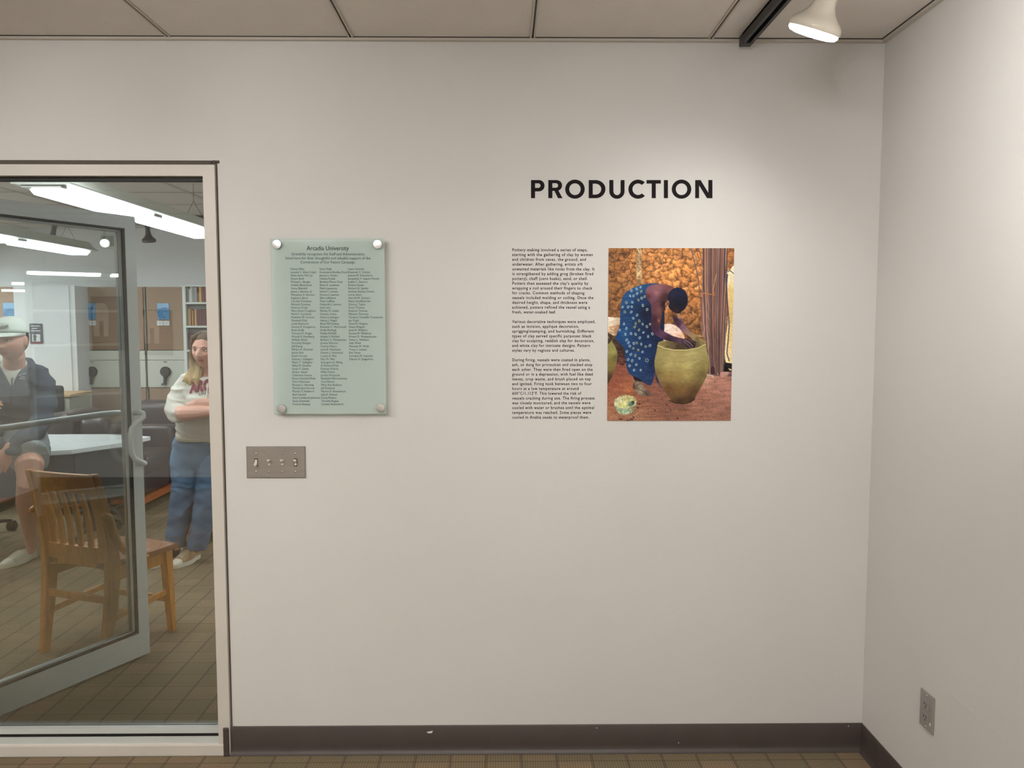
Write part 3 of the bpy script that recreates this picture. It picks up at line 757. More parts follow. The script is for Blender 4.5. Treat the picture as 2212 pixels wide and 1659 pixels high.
# ------------------------------------------------------------------ printed picture: colours computed per vertex of a flat sheet
def paint_picture():
    Wd, Hd = 600, 830                       # working canvas, halved at the end
    S = Wd / 1115.0
    yy, xx = np.mgrid[0:Hd, 0:Wd].astype('f')
    X = xx / S + 53; Y = yy / S + 68        # coordinates of the study drawing
    rs = np.random.RandomState(7)
    def smooth(a, k):
        for _ in range(k):
            a = (a + np.roll(a, 1, 0) + np.roll(a, -1, 0) + np.roll(a, 1, 1) + np.roll(a, -1, 1)) / 5
        return a
    def vnoise(sx, sy, seed):
        r = np.random.RandomState(seed); g = r.rand(int(1700 / sy) + 3, int(1300 / sx) + 3)
        gx = X / sx; gy = Y / sy; ix = gx.astype(int); iy = gy.astype(int); fx = gx - ix; fy = gy - iy
        fx = fx * fx * (3 - 2 * fx); fy = fy * fy * (3 - 2 * fy)
        return (g[iy, ix] * (1 - fx) + g[iy, ix + 1] * fx) * (1 - fy) + (g[iy + 1, ix] * (1 - fx) + g[iy + 1, ix + 1] * fx) * fy
    # mud wall made of lumps
    img = np.zeros((Hd, Wd, 3), 'f')
    cx = []; 
    for _ in range(6000):
        p = (rs.uniform(20, 1200), rs.uniform(40, 900))
        if all((p[0] - q[0]) ** 2 + ((p[1] - q[1]) * 1.15) ** 2 > (q[2]) ** 2 for q in cx): cx.append((p[0], p[1], rs.uniform(42, 78)))
    d1 = np.full(X.shape, 1e9, 'f'); d2 = d1.copy(); own = np.zeros(X.shape, int); dx = np.zeros_like(X); dy = np.zeros_like(X)
    wx = X + (vnoise(46, 40, 1) - .5) * 80 + (vnoise(14, 14, 11) - .5) * 18; wy = Y + (vnoise(46, 40, 2) - .5) * 70 + (vnoise(14, 14, 12) - .5) * 18
    for i, (a, b, r) in enumerate(cx):
        d = np.hypot(wx - a, (wy - b) * 1.15) / r
        m = d < d1; d2 = np.where(m, d1, np.minimum(d2, d)); own = np.where(m, i, own); dx = np.where(m, (wx - a) / r, dx); dy = np.where(m, (wy - b) / r, dy); d1 = np.where(m, d, d1)
    edge = np.clip((d2 - d1) * 2.0 + .35 * (vnoise(30, 26, 8) - .35), 0, 1)
    hue = np.array([rs.rand() for _ in cx])[own]
    lit = .62 + .30 * edge - .22 * dy - .14 * dx + .26 * (vnoise(24, 20, 3) - .5) + .26 * (vnoise(9, 8, 4) - .5) + .12 * (vnoise(4, 4, 6) - .5)
    base = np.array([188, 122, 66]) * (1 - hue[..., None] * .5) + np.array([208, 150, 98]) * hue[..., None] * .5
    glow = np.clip(1.12 - np.hypot((X - 640) / 620, (Y - 260) / 520) * .42, .5, 1.12)[..., None]
    img[:] = np.clip(base * lit[..., None] * glow * 1.16, 0, 255)
    dk = (np.clip(1 - edge * 2.4, 0, 1) * np.clip(dy + .5, 0, 1))[..., None]; img = img * (1 - .45 * dk) + np.array([82, 40, 18]) * .45 * dk
    def inside(poly):
        P = np.array(poly, 'f'); x0, y0 = P.min(0); x1, y1 = P.max(0)
        m = np.zeros(X.shape, bool)
        c0 = max(0, int((x0 - 53) * S) - 1); c1 = min(Wd, int((x1 - 53) * S) + 2); r0 = max(0, int((y0 - 68) * S) - 1); r1 = min(Hd, int((y1 - 68) * S) + 2)
        if c0 >= c1 or r0 >= r1: return m
        xs = X[r0:r1, c0:c1]; ys = Y[r0:r1, c0:c1]; s = np.zeros(xs.shape, bool)
        for (ax, ay), (bx, by) in zip(P, np.roll(P, -1, 0)):
            if ay == by: continue
            c = ((ay > ys) != (by > ys)) & (xs < (bx - ax) * (ys - ay) / (by - ay) + ax); s ^= c
        m[r0:r1, c0:c1] = s; return m
    def curve(pts, n=6):      # closed Catmull-Rom outline
        out = []; L = len(pts)
        for i in range(L):
            p0, p1, p2, p3 = (np.array(pts[(i + k) % L], 'f') for k in (-1, 0, 1, 2))
            for k in range(n):
                t = k / n; out.append(tuple(.5 * ((2 * p1) + (p2 - p0) * t + (2 * p0 - 5 * p1 + 4 * p2 - p3) * t * t + (3 * p1 - p0 - 3 * p2 + p3) * t ** 3)))
        return out
    def shade(samples, m, pw=3.0):
        w = 0; c = 0
        for (x, y, col) in samples:
            k = 1 / (np.hypot(X[m] - x, Y[m] - y) + 8) ** pw; w = w + k; c = c + k[:, None] * np.array(col, 'f')
        return c / w[:, None]
    def fill(pts, samples, tex=0, seed=0, sx=10, sy=10, closed=True, pw=3.0, sm=True):
        m = inside(curve(pts) if sm else pts)
        if not m.any(): return m
        if len(samples) == 3 and not isinstance(samples[0], (tuple, list)): c = np.tile(np.array(samples, 'f'), (m.sum(), 1))
        else: c = shade(samples, m, pw)
        if tex: c = c * (1 + tex * (vnoise(sx, sy, seed)[m][:, None] - .5) * 2)
        img[m] = np.clip(c, 0, 255); return m
    def stroke(pts, wd, col, alpha=1.0):
        for (ax, ay), (bx, by) in zip(pts, pts[1:]):
            vx, vy = bx - ax, by - ay; L2 = vx * vx + vy * vy + 1e-6
            c0 = max(0, int((min(ax, bx) - wd - 53) * S) - 1); c1 = min(Wd, int((max(ax, bx) + wd - 53) * S) + 2); r0 = max(0, int((min(ay, by) - wd - 68) * S) - 1); r1 = min(Hd, int((max(ay, by) + wd - 68) * S) + 2)
            if c0 >= c1 or r0 >= r1: continue
            xs, ys = X[r0:r1, c0:c1], Y[r0:r1, c0:c1]
            t = np.clip(((xs - ax) * vx + (ys - ay) * vy) / L2, 0, 1); d = np.hypot(xs - ax - t * vx, ys - ay - t * vy)
            a = (np.clip((wd / 2 - d) / 1.6 + .5, 0, 1) * alpha)[..., None]
            img[r0:r1, c0:c1] = img[r0:r1, c0:c1] * (1 - a) + np.array(col, 'f') * a
    # foot of the wall and the earth floor
    m = inside([(40, 1085), (150, 1060), (330, 1075), (500, 1060), (900, 1150), (1180, 1170), (1180, 1640), (40, 1640)])
    g = shade([(80, 1120, (120, 66, 58)), (400, 1130, (92, 46, 40)), (900, 1220, (196, 150, 130)), (1120, 1300, (170, 120, 106)), (100, 1250, (148, 84, 62)), (260, 1300, (158, 96, 66)), (500, 1400, (132, 88, 72)), (700, 1500, (128, 86, 70)), (300, 1560, (150, 108, 84)), (950, 1500, (150, 104, 88)), (1120, 1580, (140, 98, 82)), (80, 1590, (160, 112, 84)), (900, 1380, (156, 106, 90))], m, 2.2)
    img[m] = np.clip(g * (1 + .22 * (vnoise(60, 12, 21)[m][:, None] - .5) + .28 * (vnoise(7, 5, 22)[m][:, None] - .5)), 0, 255)
    for _ in range(230):
        x = rs.uniform(60, 1160); y = rs.uniform(1090, 1600); k = rs.uniform(2, 7); stroke([(x, y), (x + rs.uniform(-8, 8), y + rs.uniform(-2, 2))], k, (72, 40, 34) if rs.rand() < .7 else (190, 150, 128), .5)
    fill([(45, 840), (130, 850), (220, 960), (215, 1090), (150, 1100), (45, 1010)], [(80, 860, (66, 46, 34)), (200, 960, (58, 40, 36)), (150, 1080, (96, 56, 46))], .4, 31, 14, 10)
    for (x, y) in ((160, 1030), (120, 960), (190, 1070), (150, 900)): stroke([(x, y), (x + 60, y + 6)], 10, (40, 26, 22), .8)
    # pale slabs at the left edge
    fill([(40, 676), (160, 682), (166, 745), (40, 760)], [(60, 690, (238, 226, 208)), (150, 730, (200, 178, 150))], .1, 33, 30, 10, sm=False)
    fill([(40, 764), (165, 752), (190, 800), (120, 846), (40, 800)], [(60, 790, (214, 180, 146)), (170, 790, (150, 110, 78))], .2, 34, 20, 10)
    # upright pole
    fill([(297, 60), (342, 60), (352, 400), (305, 400)], [(304, 100, (150, 120, 84)), (330, 100, (206, 178, 134)), (344, 200, (150, 122, 90)), (328, 300, (190, 164, 120)), (310, 380, (128, 98, 66))], .4, 41, 7, 9, sm=False)
    # white sack behind the pot
    fill([(540, 760), (570, 740), (640, 745), (700, 790), (738, 860), (700, 900), (540, 900)], [(580, 770, (232, 214, 204)), (660, 800, (238, 206, 190)), (700, 850, (226, 180, 150)), (560, 880, (200, 170, 160))], .12, 43, 18, 14)
    # rush mat at the right edge
    fill([(1100, 290), (1130, 262), (1175, 290), (1175, 1095), (1110, 1080), (1100, 900), (1120, 700), (1100, 400)], [(1120, 300, (236, 222, 186)), (1150, 500, (226, 196, 128)), (1150, 800, (232, 206, 142)), (1130, 1040, (240, 220, 170)), (1115, 700, (206, 180, 120))], .1, 45, 8, 8)
    for y in range(300, 1080, 13): stroke([(1128, y), (1175, y + 4)], 4, (176, 136, 70), .55)
    stroke([(1110, 300), (1104, 380), (1112, 520), (1124, 640), (1134, 760), (1126, 900), (1118, 1000), (1140, 1068)], 9, (44, 52, 92))
    stroke([(1112, 278), (1130, 264), (1170, 296)], 7, (40, 44, 74))
    fill([(1100, 1082), (1175, 1092), (1175, 1150), (1100, 1120)], (24, 18, 22), sm=False)
    # bundle of long canes
    fill([(884, 60), (1110, 60), (1100, 400), (1112, 700), (1100, 1000), (1092, 1180), (1040, 1200), (960, 1185), (950, 980), (925, 900), (892, 830), (888, 500)], [(920, 200, (150, 110, 92)), (1060, 300, (96, 70, 66)), (940, 700, (160, 120, 110)), (1060, 800, (120, 92, 90)), (1020, 1100, (140, 112, 104))], .2, 47, 5, 60, sm=False)
    cols = [(176, 130, 104), (130, 92, 78), (74, 58, 66), (196, 150, 120), (110, 84, 84), (150, 130, 132), (60, 46, 50), (168, 108, 80)]
    for k in range(44):
        a = 886 + k * 5.1 + rs.uniform(-2, 2); b = 955 + (a - 886) * .62 + rs.uniform(-6, 6); mid = (a * .45 + b * .55) - 6
        y1 = 1190 + rs.uniform(-20, 8); stroke([(a, 60), (a * .75 + mid * .25, 380), (mid, 760), (b, y1)], rs.uniform(3.5, 7.5), cols[rs.randint(8)], .9)
    for k in range(18):
        a = 892 + k * 12; stroke([(a, 60), (a + 4, 500), (960 + k * 7, 900), (962 + k * 7.4, 1180)], 1.8, (34, 24, 26), .8)
    stroke([(783, 70), (850, 330), (880, 560), (900, 800)], 9, (104, 82, 84)); stroke([(790, 76), (842, 180), (890, 300)], 8, (150, 112, 84)); stroke([(848, 70), (872, 150), (896, 260)], 8, (120, 84, 66))
    stroke([(1106, 60), (1090, 300), (1112, 560), (1128, 700)], 7, (92, 66, 62)); stroke([(1010, 300), (985, 430), (990, 470)], 5, (206, 150, 90))
    stroke([(893, 462), (940, 470), (1000, 482)], 5, (196, 128, 60)); stroke([(893, 470), (940, 480), (995, 476)], 3, (170, 104, 50))
    fill([(975, 1130), (1005, 1120), (1012, 1180), (980, 1190)], (62, 38, 44)); 
    for a in range(5): stroke([(985 + a * 8, 1180), (970 + a * 22, 1206)], 5, (70, 46, 50))
    fill([(1062, 1180), (1085, 1168), (1175, 1172), (1175, 1204), (1080, 1208)], [(1070, 1190, (190, 140, 130)), (1120, 1176, (188, 150, 140)), (1150, 1200, (96, 66, 66))])
    stroke([(940, 1195), (990, 1200), (1000, 1215)], 12, (206, 186, 172), .8)
    # pot at the left edge
    fill([(40, 862), (70, 872), (105, 915), (135, 980), (140, 1050), (120, 1140), (90, 1220), (50, 1285), (30, 1290)], [(60, 940, (140, 132, 78)), (100, 980, (150, 142, 86)), (130, 1040, (104, 96, 54)), (70, 1100, (124, 108, 58)), (60, 1240, (70, 50, 34))], .08, 51, 20, 10)
    fill([(40, 866), (66, 870), (82, 888), (66, 912), (40, 915)], (58, 46, 28))
    # skirt / wrapped cloth
    dress = [(395, 384), (450, 378), (505, 380), (460, 400), (440, 430), (430, 480), (440, 545), (450, 600), (470, 640), (520, 600), (552, 590), (556, 700), (552, 860), (540, 900), (492, 960), (478, 1060), (480, 1160), (470, 1215), (440, 1288), (375, 1262), (300, 1220), (240, 1170), (215, 1080), (195, 950), (125, 880), (135, 820), (158, 750), (162, 640), (170, 540), (200, 470), (270, 420), (340, 395)]
    dm = fill(dress, [(300, 430, (34, 78, 122)), (450, 390, (30, 72, 118)), (210, 520, (26, 74, 124)), (340, 540, (16, 44, 88)), (400, 640, (8, 16, 44)), (440, 760, (10, 22, 52)), (520, 700, (14, 26, 56)), (540, 820, (14, 26, 54)), (250, 700, (24, 66, 116)), (190, 820, (30, 80, 132)), (300, 860, (22, 58, 106)), (400, 900, (18, 46, 92)), (500, 900, (14, 28, 62)), (280, 1050, (26, 62, 112)), (380, 1080, (24, 54, 104)), (460, 1100, (14, 30, 72)), (300, 1180, (30, 62, 108)), (420, 1240, (34, 56, 96)), (150, 860, (20, 66, 120))], .18, 53, 60, 5, pw=2.6)
    stri = (np.sin((Y + X * .22 + 14 * np.sin(X / 90)) * .62) > .55) & dm & (Y > 560)
    img[stri] *= .78
    for a in range(9): stroke([(400 - a * 26, 560 + a * 10), (430 - a * 20, 700), (470 - a * 16, 860 + a * 14)], 7, (8, 20, 48), .35)
    for _ in range(240):
        x = rs.uniform(140, 550); y = rs.uniform(400, 1280); c = int((x - 53) * S), int((y - 68) * S)
        if dm[min(Hd - 1, c[1]), min(Wd - 1, c[0])]: stroke([(x, y), (x + 3, y + 2)], 3, (150, 140, 70), .5)
    spots = [(305, 428), (340, 412), (346, 450), (310, 468), (278, 490), (248, 490), (376, 496), (322, 526), (350, 510), (268, 546), (215, 550), (264, 586), (232, 588), (182, 588), (202, 632), (260, 632), (312, 660), (400, 610), (278, 688), (332, 712), (300, 736), (362, 740), (196, 738), (292, 766), (218, 778), (330, 792), (400, 762), (158, 792), (260, 824), (300, 830), (338, 862), (222, 880), (370, 814), (412, 850), (428, 740), (285, 912), (312, 908), (352, 918), (250, 936), (238, 905), (282, 956), (326, 970), (364, 988), (392, 940), (224, 984), (300, 1020), (260, 1010), (404, 1062), (338, 1046), (272, 1066), (236, 1056), (310, 1102), (250, 1112), (290, 1150), (450, 826), (430, 930), (362, 574), (258, 442), (350, 1150), (210, 830)]
    for (x, y) in spots:
        a = rs.uniform(-.5, .9); rx, ry = rs.uniform(5.5, 8.5), rs.uniform(8, 12); ca, sa = math.cos(a), math.sin(a)
        col = (176, 202, 206) if rs.rand() < .75 else (170, 176, 130)
        pts = [(x + rx * math.cos(t) * ca - ry * math.sin(t) * sa, y + rx * math.cos(t) * sa + ry * math.sin(t) * ca) for t in np.linspace(0, 2 * PI, 11)]
        if (x, y) in ((404, 1062),): pts = [(x + (p - x) * 1.6, y + (q - y) * 1.6) for p, q in pts]
        stroke(pts, 4.6, col, .9)
    # feet
    fill([(300, 1240), (345, 1238), (372, 1290), (420, 1335), (452, 1372), (430, 1382), (350, 1380), (310, 1340), (278, 1300)], [(320, 1260, (122, 108, 92)), (350, 1310, (132, 118, 100)), (400, 1360, (92, 72, 66)), (290, 1300, (84, 62, 54)), (340, 1350, (150, 136, 118))], .25, 61, 10, 8)
    fill([(485, 1180), (515, 1220), (545, 1290), (552, 1318), (520, 1300), (490, 1240)], [(500, 1220, (44, 34, 60)), (535, 1290, (96, 76, 86))])
    fill([(290, 1205), (370, 1250), (330, 1250), (296, 1240)], (30, 18, 24))
    # back, shoulder and far arm
    skin = [(388, 440), (420, 400), (500, 384), (570, 392), (640, 418), (640, 470), (590, 520), (560, 560), (560, 620), (470, 640), (430, 560), (392, 500)]
    fill(skin, [(420, 430, (128, 84, 96)), (500, 410, (132, 86, 92)), (600, 430, (112, 68, 70)), (450, 500, (112, 70, 86)), (500, 560, (96, 56, 62)), (410, 500, (84, 46, 60)), (560, 500, (62, 34, 36)), (545, 560, (30, 16, 20)), (480, 460, (146, 98, 104))], .06, 63, 30, 20)
    fill([(632, 620), (640, 680), (690, 640), (706, 690), (740, 750), (800, 815), (840, 835), (820, 872), (780, 850), (720, 808), (670, 760), (640, 720), (628, 660)], [(650, 660, (50, 28, 40)), (690, 670, (150, 110, 110)), (680, 740, (62, 34, 54)), (720, 760, (120, 84, 110)), (760, 800, (138, 108, 106)), (800, 840, (150, 120, 90)), (660, 700, (40, 22, 44))], .1, 65, 12, 10)
    fill([(668, 645), (682, 638), (698, 660), (696, 686), (676, 684)], (158, 122, 84))
    fill([(798, 842), (840, 832), (895, 842), (898, 852), (860, 858), (905, 876), (934, 895), (930, 905), (880, 890), (840, 880), (806, 872)], [(820, 850, (150, 126, 82)), (880, 848, (168, 146, 96)), (900, 885, (140, 116, 76)), (850, 876, (104, 82, 60))])
    # pot
    pot = [(500, 920), (510, 900), (560, 888), (650, 880), (760, 872), (860, 884), (915, 900), (930, 925), (940, 985), (960, 1060), (958, 1130), (935, 1220), (890, 1310), (850, 1380), (832, 1420), (770, 1448), (700, 1452), (640, 1436), (610, 1400), (560, 1330), (510, 1240), (480, 1160), (472, 1070), (488, 990)]
    pm = fill(pot, [(520, 1000, (150, 138, 86)), (640, 1010, (176, 162, 106)), (800, 1000, (182, 170, 112)), (910, 980, (158, 148, 92)), (500, 1080, (140, 130, 78)), (600, 1100, (168, 156, 98)), (760, 1100, (178, 168, 106)), (930, 1080, (140, 128, 76)), (500, 1180, (116, 98, 56)), (620, 1220, (146, 122, 70)), (760, 1200, (160, 142, 84)), (900, 1200, (110, 96, 56)), (600, 1320, (98, 66, 38)), (720, 1340, (118, 86, 48)), (840, 1340, (84, 60, 36)), (700, 1440, (62, 40, 26)), (800, 1420, (66, 44, 28))], .07, 67, 26, 14, pw=2.4)
    fill([(512, 920), (540, 895), (620, 888), (760, 880), (880, 890), (920, 915), (900, 940), (820, 962), (740, 968), (650, 966), (560, 950)], [(530, 920, (140, 124, 78)), (600, 930, (96, 82, 52)), (700, 950, (66, 52, 38)), (850, 930, (96, 80, 52)), (900, 920, (130, 114, 72))], .2, 69, 26, 6)
    stroke([(500, 930), (560, 956), (650, 972), (760, 972), (860, 954), (926, 920)], 11, (186, 174, 118)); stroke([(504, 940), (560, 966), (650, 981), (760, 981), (860, 964), (930, 934)], 3, (100, 86, 50), .8)
    for k in range(8):
        o = k * 13; stroke([(498 - o * .09, 952 + o), (580, 978 + o + 4 * math.sin(k)), (700, 990 + o), (820, 982 + o - 3 * math.sin(k * 2)), (936 + o * .1, 946 + o)], 3.2, (110, 98, 58), .75)
        stroke([(498 - o * .09, 957 + o), (580, 983 + o), (700, 995 + o), (820, 987 + o), (936 + o * .1, 951 + o)], 2.4, (200, 190, 136), .6)
    stroke([(610, 1425), (660, 1446), (740, 1454), (800, 1440), (834, 1415)], 8, (44, 26, 20)); stroke([(560, 1200), (760, 1230)], 3, (120, 100, 58), .4); stroke([(700, 1320), (900, 1200)], 3, (90, 70, 40), .4)
    # near arm and hand
    fill([(438, 560), (470, 550), (520, 585), (532, 640), (526, 700), (520, 778), (560, 808), (640, 848), (720, 868), (735, 880), (712, 912), (660, 902), (560, 880), (480, 840), (445, 800), (436, 740), (440, 660)], [(460, 600, (90, 52, 62)), (500, 620, (106, 66, 66)), (470, 700, (52, 26, 44)), (510, 700, (96, 56, 52)), (470, 780, (58, 32, 54)), (540, 820, (84, 52, 80)), (640, 870, (66, 42, 62)), (700, 880, (82, 60, 76)), (600, 890, (40, 24, 40))], .08, 71, 14, 10)
    stroke([(500, 702), (508, 716)], 7, (196, 140, 110), .8)
    fill([(704, 880), (740, 868), (790, 872), (820, 890), (840, 905), (836, 925), (830, 948), (800, 950), (770, 958), (740, 930), (712, 912)], [(730, 890, (70, 50, 62)), (780, 884, (62, 44, 52)), (820, 910, (36, 22, 28)), (790, 940, (40, 26, 32))])
    stroke([(740, 880), (782, 905), (812, 936)], 9, (116, 96, 106)); stroke([(730, 892), (765, 922), (796, 950)], 8, (98, 78, 88)); stroke([(772, 874), (806, 896), (832, 915)], 7, (90, 68, 74))
    # head
    fill([(580, 500), (596, 455), (640, 422), (690, 418), (740, 450), (760, 510), (758, 560), (736, 605), (700, 632), (650, 640), (618, 620), (590, 585)], [(640, 470, (22, 26, 54)), (700, 460, (18, 24, 52)), (740, 540, (12, 14, 38)), (680, 560, (10, 10, 28)), (610, 540, (18, 16, 34)), (650, 620, (34, 18, 24))], .35, 73, 5, 5)
    fill([(628, 612), (680, 636), (700, 632), (690, 645), (650, 642)], (44, 22, 24))
    fill([(574, 530), (590, 528), (598, 545), (592, 575), (580, 580), (572, 560)], (110, 70, 62)); stroke([(583, 575), (585, 598)], 6, (206, 170, 130)); stroke([(578, 536), (590, 548)], 5, (180, 140, 120))
    # enamel bowl
    fill([(115, 1450), (130, 1410), (180, 1382), (240, 1376), (295, 1392), (316, 1430), (305, 1480), (280, 1525), (240, 1548), (190, 1552), (155, 1535), (130, 1495)], [(140, 1500, (150, 172, 140)), (180, 1520, (176, 196, 162)), (240, 1520, (150, 172, 146)), (290, 1490, (150, 150, 108)), (130, 1430, (206, 206, 170)), (220, 1385, (186, 178, 128)), (300, 1410, (160, 150, 110))], .3, 75, 10, 8)
    fill([(130, 1452), (150, 1412), (210, 1392), (270, 1400), (300, 1432), (290, 1462), (240, 1488), (190, 1494), (150, 1480)], [(160, 1430, (206, 204, 164)), (230, 1410, (192, 186, 128)), (180, 1470, (204, 206, 130)), (250, 1450, (170, 182, 116)), (210, 1450, (226, 224, 170))], .15, 77, 9, 8)
    fill([(240, 1460), (268, 1432), (294, 1428), (292, 1462), (262, 1480)], [(260, 1450, (110, 134, 120)), (285, 1440, (40, 56, 52))])
    stroke([(116, 1452), (150, 1482), (190, 1496), (240, 1492), (290, 1466), (316, 1432)], 5, (196, 200, 170)); 
    for _ in range(34):
        x, y = rs.uniform(130, 305), rs.choice([rs.uniform(1384, 1410), rs.uniform(1490, 1540)]); stroke([(x, y), (x + rs.uniform(-5, 5), y + 4)], 6, (150, 118, 50) if rs.rand() < .5 else (74, 90, 76), .6)
    for (x, y, l) in ((320, 1450, 30), (320, 1486, 16), (260, 1590, 26), (160, 1588, 30), (285, 1572, 10), (580, 1460, 10), (680, 1582, 12), (480, 1510, 6), (620, 1508, 5), (230, 1602, 30)): stroke([(x, y), (x + l, y + 3), (x + l * .5, y + 9)], 9, (66, 34, 40), .85)
    stroke([(290, 1562), (320, 1548), (328, 1540)], 5, (206, 160, 118))
    img = np.clip(img, 0, 255) / 255
    img = img.reshape(Hd // 2, 2, Wd // 2, 2, 3).mean((1, 3))
    return np.where(img <= .04045, img / 12.92, ((img + .055) / 1.055) ** 2.4).astype('f')
pic = paint_picture()
hh, ww = pic.shape[:2]
a = W(1313, 536, 0); b = W(1582, 536, 0); c_ = W(1313, 909, 0); d_ = W(1582, 909, 0)
xl, xr, zt, zb_ = (a.x + c_.x) / 2, (b.x + d_.x) / 2, a.z, c_.z
picture = thing('wall_picture', 'unframed colour print of a potter bending over a large clay pot', 'picture', ((xl + xr) / 2, 0, zb_))
bxo('backing', xl, xr, -.0016, -.0002, zb_, zt, M_white, picture)
gx, gz = np.meshgrid(np.linspace(xl, xr, ww), np.linspace(zt, zb_, hh))
V = np.stack([gx, np.full_like(gx, -.0019), gz], -1).reshape(-1, 3) - np.array([(xl + xr) / 2, 0, zb_])
ii = (np.arange(hh - 1)[:, None] * ww + np.arange(ww - 1)[None, :]).ravel()
F = np.stack([ii, ii + ww, ii + ww + 1, ii + 1], 1)
me = bpy.data.meshes.new('print')
me.vertices.add(len(V)); me.vertices.foreach_set('co', V.astype('f').ravel())
me.loops.add(F.size); me.loops.foreach_set('vertex_index', F.astype('i').ravel())
me.polygons.add(len(F)); me.polygons.foreach_set('loop_start', (np.arange(len(F)) * 4).astype('i')); me.polygons.foreach_set('loop_total', np.full(len(F), 4, 'i'))
me.update(calc_edges=True)
setpaint(me, pic.reshape(-1, 3))
objm('print', me, M_print, picture)
# ------------------------------------------------------------------ far room seen through the glass
def pendant(x, y0, y1, label, z=2.15, cables=True, lens=None):
    t = thing('pendant_light', label, 'ceiling light', (x, (y0 + y1) / 2, z), 0, None)
    prof = [(-.135, .004), (-.135, .012), (-.10, .03), (-.055, .085), (.055, .085), (.10, .03), (.135, .012), (.135, .004), (.10, 0), (-.10, 0)]
    bm = BM()
    A = [bm.verts.new((x + a, y0, z + b)) for a, b in prof]; B = [bm.verts.new((x + a, y1, z + b)) for a, b in prof]
    n = len(prof)
    for k in range(n): bm.faces.new((A[k], A[(k + 1) % n], B[(k + 1) % n], B[k]))
    bm.faces.new(A[::-1]); bm.faces.new(B)
    obj('housing', bm, M_shelf, t)
    L = y1 - y0; ns = max(2, round(L / 1.03)); seg = L / ns
    for k in range(ns):
        a = y0 + k * seg + .07; b = y0 + (k + 1) * seg - .07
        bm = BM(); q = [(-.098, -.0005), (-.07, -.034), (.07, -.034), (.098, -.0005)]
        P = [bm.verts.new((x + u, a, z + v)) for u, v in q]; Q = [bm.verts.new((x + u, b, z + v)) for u, v in q]
        for i in range(4): bm.faces.new((P[i], P[(i + 1) % 4], Q[(i + 1) % 4], Q[i]))
        bm.faces.new(P[::-1]); bm.faces.new(Q); obj('lens', bm, lens or M_lens, t)
        if cables:
            for yy in (y0 + k * seg + .004, y0 + (k + 1) * seg - .064):
                bm = BM(); box(bm, x - .09, x + .09, yy, yy + .055, z - .004, z - .0005)
                for i in range(5): box(bm, x - .09, x + .09, yy + i * .012, yy + i * .012 + .006, z - .012, z - .002)
                obj('louvre', bm, M_shelf, t)
    if cables:
        for yy in (y0 + .25, y1 - .25):
            bm = BM(); tube(bm, [(x, yy, CZ), (x, yy, z + .20)], .0016, 5)
            for s in (-1, 1): tube(bm, [(x, yy, z + .20), (x + s * .075, yy, z + .06)], .0016, 5)
            obj('cable', bm, M_charcoal, t)
    return t
pendant(-2.10, .98, 3.06, 'long bright pendant light nearest the glass, at the top of the window')
pendant(-3.70, 2.35, 4.45, 'bright pendant light farther left and lower behind the door glass')
pendant(-5.3, 1.4, 4.9, 'pendant light near the far left wall, out of view', lens=M_lens_deep)
for k, x in enumerate((.6, 3.2, 5.9, 9.1, 12.3)):  # the two nearest rows are added to brighten the far wall
    pendant(x, .9 if k > 1 else 3.2, 4.6 if k > 1 else 5.1, 'pendant light deep in the far room, %s from the door' % ('added for brightness, first', 'second', 'third', 'fourth', 'fifth')[k], lens=M_lens_deep)

ft = thing('lighting_track', 'dark track crossing the far room ceiling above the cabinets', 'track', (-3.4, 4.42, CZ - .03))
bxo('channel', -5.4, -1.2, 4.40, 4.435, CZ - .034, CZ - .002, M_charcoal, ft)
c = W(322, 521, 4.41); track_head(c, (.05, .1, -1), M_charcoal, 'unlit dark track spotlight right of the door stile', lit=False, scale=.86)
c = W(112, 521, 4.41); track_head(c, (-.25, .1, -.9), M_charcoal, 'unlit dark track spotlight seen through the door glass', lit=False, scale=.86)
track_head((2.86, 1.40, 2.27), (-1, -.12, -.25), M_charcoal, 'small lit spotlight mirrored in the upper door glass', scale=.6, power=3, spot=False)

# air vent on the far wall
a = W(213, 505, 5.38); b = W(262, 537, 5.38)
t = thing('air_vent', 'square white air vent high on the far wall', 'vent', ((a.x + b.x) / 2, 5.39, b.z))
bm = BM(); box(bm, a.x, b.x, 5.375, 5.399, b.z, a.z, .003, 1); obj('frame', bm, M_shelf, t)
iw = (b.x - a.x) * .1; bxo('opening', a.x + iw * 1.3, b.x - iw * 1.3, 5.372, 5.3745, b.z + iw, a.z - iw, M_charcoal, t)
n = 8
for k in range(n):
    x = a.x + iw * 1.5 + (b.x - a.x - 3 * iw) * (k + .5) / n
    bxo('louvre', x - .003, x + .003, 5.362, 5.372, b.z + iw, a.z - iw, M_shelf, t)

